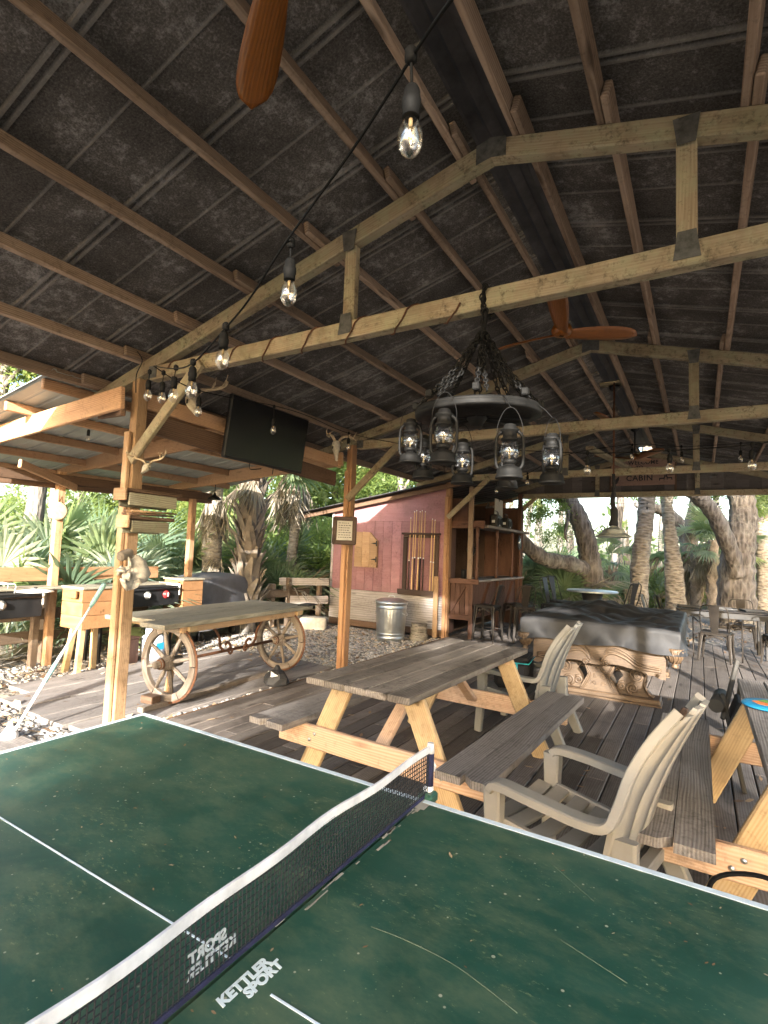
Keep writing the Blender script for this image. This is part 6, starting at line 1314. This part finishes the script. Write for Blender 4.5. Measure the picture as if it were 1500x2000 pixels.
tree('big_oak', 'massive forked oak trunk behind the dining table at the right', b, main, [.60, .44, .38, .33, .28, .26, .24, .2], M['oakbark'], [([w3(1440, 1125, 13.0), w3(1430, 1085, 12.9), w3(1412, 1040, 12.8), w3(1392, 1000, 12.7), w3(1366, 972, 12.6), w3(1338, 945, 12.5), w3(1300, 880, 12.5)], [.20, .19, .19, .18, .18, .17, .12]), ([w3(1430, 1070, 13.3), w3(1434, 1030, 13.3), w3(1432, 990, 13.4), w3(1428, 950, 13.5)], [.12, .10, .09, .07]), ([w3(1455, 1005, 13.2), w3(1470, 1018, 13.3), w3(1490, 1012, 13.4)], [.08, .05, .03])], [(w3(1400, 955, 13.8), .55, 2), (w3(1330, 915, 13), 1.0, 2), (w3(1475, 960, 14), .8, 2), (w3(1430, 900, 15), 1.2, 2), (w3(1490, 985, 15), .6, 1)])
b = gp(1494, 15.5); t = tree('cabbage_palm', 'rough palm trunk with dead fronds at the right edge behind the big oak', b, [b, w3(1493, 1120, 15.5), w3(1488, 1040, 15.5), w3(1492, 950, 15.5), w3(1494, 800, 15.5)], [.22, .2, .18, .17, .16], M['palmbark'], cat='palm'); add_fronds(t, 10, .9, (-1.3, -.5), (.9, 1.2), DM, 'dead_frond')
for px, dep, h, lb_ in ((1392, 15.5, 2.3, 'short booted palm standing between the dining table and the big oak'), (1358, 16.5, 2.0, 'short ragged palm left of the booted palm'), (1192, 15.0, 1.3, 'small palm with sunlit fans behind the hanging pool lamp')):
    b = gp(px, dep); t = tree('cabbage_palm', lb_, b, [b, b + Vector((0, 0, h * .5)), b + Vector((.03, .02, h))], [.17, .14, .14], M['boot'], cat='palm'); boots(t, 40, .2, h, .14, .8); add_fronds(t, 16, h, (-.5, 1.35), (.9, 1.25), FM); add_fronds(t, 10, h * .9, (-1.45, -.8), (.7, 1.0), DM, 'dead_frond')
b = gp(1345, 17.5); t = tree('cabbage_palm', 'palm with a dark leaning trunk among the fans right of the thin palm', b, [b, w3(1345, 1100, 17.5), w3(1352, 1030, 17.5), w3(1362, 980, 17.5), w3(1366, 930, 17.5)], [.25, .22, .22, .2, .2], M['boot'], cat='palm'); add_fronds(t, 12, 2.3, (-1.3, -.4), (1.3, 1.8), DM, 'dead_frond'); add_fronds(t, 12, 1.8, (-.3, 1.2), (1.0, 1.4), FM)
b = gp(1330, 19); tree('branching_oak', 'bare limbed oak whose branch crosses the bright sky gap left of the thin palm', b, [b, w3(1345, 1080, 19), w3(1330, 1030, 19), w3(1300, 1000, 19), w3(1270, 992, 19), w3(1240, 985, 19)], [.3, .26, .24, .2, .17, .1], M['oakbark'], [([w3(1340, 1045, 19), w3(1350, 1010, 19), w3(1360, 960, 19), w3(1366, 880, 19)], [.2, .18, .16, .12])], [(w3(1290, 962, 20), .7, 2), (w3(1240, 965, 20), .6, 2)])
# thin far trunks
GT_ = 'slender trunks far beyond the deck'
for k, px in enumerate((1022, 1046, 1063, 1092, 1118, 1198, 1212, 1228, 1288, 1382, 1412, 1470, 1478, 996, 1510)):
    dep = random.uniform(20, 32); b = gp(px, dep); l = random.uniform(-.6, .6); r = random.uniform(.10, .20)
    tree('slender_tree', lab_at(px, 'slender grey trunk far back'), b, [b, b + Vector((l * .3, 0, 2.5)), b + Vector((l, .2, 6)), b + Vector((l * 1.5, .3, 11))], [r, r * .85, r * .7, r * .3], M['oakbark'], (), [(b + Vector((l + random.uniform(-1, 1), random.uniform(-1, 1), random.uniform(7.5, 10))), random.uniform(1.2, 2.0), None) for q in range(2)] + ([(b + Vector((l, .3, random.uniform(2.8, 5.2))), random.uniform(.4, .8), 1)] if k % 3 == 0 else []), GT_ + ' ' + lab_at(px, ''))
for k, px in enumerate((700, 735, 760, 790, 640, 600, 520, 585, 330, 250, 150, 445)):
    dep = random.uniform(14, 24); b = gp(px, dep); l = random.uniform(-.7, .7); r = random.uniform(.10, .18)
    tree('slender_tree', lab_at(px, 'slender trunk in the leafy woods'), b, [b, b + Vector((l * .3, 0, 2.5)), b + Vector((l, .2, 6)), b + Vector((l * 1.5, .3, 11))], [r, r * .85, r * .7, r * .3], M['oakbark'], [([b + Vector((l * .6, .1, 3.4)), b + Vector((l + .8, .4, 4.6)), b + Vector((l + 1.6, .6, 4.9))], [.05, .035, .015])], [(b + Vector((l + random.uniform(-1.2, 1.2), random.uniform(-1, 1), random.uniform(2.8, 6.5))), random.uniform(1.2, 1.9), random.choice((1, 1, 3, 0))) for q in range(3)], 'slender trunks ' + lab_at(px, ''))
# low bright shrubs and the far woods
for k in range(26):
    px = random.uniform(380, 840) if k < 14 else random.uniform(-150, 380); dep = random.uniform(12.5, 20); b = gp(px, dep); t = thing('leafy_shrub', lab_at(px, 'loose bright green shrub'), 'shrub', b, 0, 'shrubs ' + lab_at(px, '')); MB().tube([(0, 0, 0), (.05, .05, 1.6)], [.03, .01], 6).build('stem', M['stem'], t)
    for q in range(3): crown(t, (random.uniform(-.7, .7), random.uniform(-.7, .7), random.uniform(.6, 2.6)), random.uniform(.8, 1.3), random.choice((1, 3, 1, 0)))
for k in range(13):
    px = random.uniform(980, 1620); dep = random.uniform(17, 22); b = gp(px, dep); t = thing('leafy_shrub', lab_at(px, 'low green shrub in the far woods'), 'shrub', b, 0, 'shrubs beyond the deck ' + lab_at(px, '')); MB().tube([(0, 0, 0), (.05, .05, 1.0)], [.03, .01], 6).build('stem', M['stem'], t)
    for q in range(2): crown(t, (random.uniform(-.9, .9), random.uniform(-.7, .7), random.uniform(.2, .8)), random.uniform(.7, 1.1), random.choice((1, 3, 0, 2)))
fw = []; 
n = 26000; az = rng.uniform(-1.6, .75, n); dist = rng.uniform(28, 52, n); hgt = np.abs(rng.normal(0, 1.7, n)) + rng.uniform(0, .8, n) + 3.2 * (rng.uniform(0, 1, n) < .22) * rng.uniform(0, 2.4, n); clump = .5 + .5 * np.sin(az * 23 + np.sin(az * 61) * 2); hgt *= (.45 + .9 * clump) * np.where(az > -.36, .36, 1.0)
P = np.stack([CAM.x + np.sin(az) * dist, CAM.y + np.cos(az) * dist, hgt], 1); s = rng.uniform(.14, .36, n); d = rng.normal(0, 1, (n, 3)); d /= np.linalg.norm(d, axis=1)[:, None]; u = np.cross(d, rng.normal(0, 1, (n, 3))); u /= np.linalg.norm(u, axis=1)[:, None]
V = np.stack([P - d * s[:, None], P + u * (s * .45)[:, None], P + d * s[:, None], P - u * (s * .45)[:, None]], 1).reshape(-1, 3)
setp(fast_mesh('far_woods', V, np.arange(n * 4).reshape(-1, 4), M['leaf'], np.repeat(rng.uniform(0, 1, n), 4)), 'hazy green mass of far woodland behind the trees', 'woods', kind='stuff')
# unseen oak crowns added behind the viewer to block sun from the near tables
b = Vector((6.2, -11.5, -.1)); tree('unseen_shade_oak', 'unseen oak added behind the viewer to shade the tables', b, [b, b + Vector((-.2, .1, 1.6)), b + Vector((-.8, .3, 3.2)), b + Vector((-1.2, .3, 5.5))], [.3, .25, .2, .1], M['oakbark'], [([b + Vector((-.4, .2, 2.2)), b + Vector((-1.6, .4, 3.0)), b + Vector((-2.8, .5, 3.4))], [.12, .08, .04])], [(Vector((3.6, -10.5, 3.3)), 1.35, 0), (Vector((4.8, -10.8, 3.0)), 1.3, 0), (Vector((3.4, -10.3, 2.9)), 1.0, 2), (Vector((4.2, -11, 4.2)), 1.0, 2), (Vector((5.3, -11, 3.4)), .9, 0), (Vector((3.0, -10.8, 2.0)), 1.2, 0), (Vector((4.6, -10.4, 1.9)), 1.2, 0), (Vector((5.0, -9.6, 2.4)), 1.2, 0), (Vector((3.9, -9.4, 3.6)), 1.2, 0), (Vector((4.4, -11.6, 3.2)), 1.4, 0), (Vector((5.7, -10.4, 3.0)), 1.1, 0), (Vector((3.2, -9.5, 2.6)), 1.2, 0), (Vector((4.6, -10.6, 4.1)), .9, 0), (Vector((3.7, -10.8, 5.5)), .8, 2), (Vector((2.2, -10.2, 5.3)), 1.3, 0), (Vector((2.3, -10.8, 5.4)), 1.2, 0), (Vector((1.6, -10.4, 5.6)), .9, 0), (Vector((1.0, -10.2, 4.6)), 1.0, 0), (Vector((1.7, -9.8, 4.1)), .7, 0), (Vector((.5, -9.6, 4.3)), .5, 2), (Vector((-1.6, -9.8, 3.6)), .6, 2), (Vector((2.7, -10, 6.3)), 1.2, 0), (Vector((5.3, -10, 5.1)), .5, 2), (Vector((5.4, -10.1, 3.85)), .8, 0), (Vector((6.4, -10.1, 3.2)), .7, 0), (Vector((1.7, -9.6, 4.5)), .8, 0)])
b = Vector((11.5, -13.5, -.1)); tree('unseen_shade_oak', 'taller unseen oak added further behind the viewer to shade the trunks', b, [b, b + Vector((0, .1, 3)), b + Vector((-.4, .3, 6)), b + Vector((-.6, .3, 9))], [.4, .32, .25, .1], M['oakbark'], [], [(Vector((x, -12.5 + .5 * (i % 3), z)), 1.6, 0) for i, (x, z) in enumerate(((12.2, 8.2), (12.6, 10.2), (11, 7.2), (13.6, 9.2), (13.4, 7.4), (12.2, 9.2), (11.4, 10.6)))])  # second added oak, its crowns keep direct sun off the right trunks
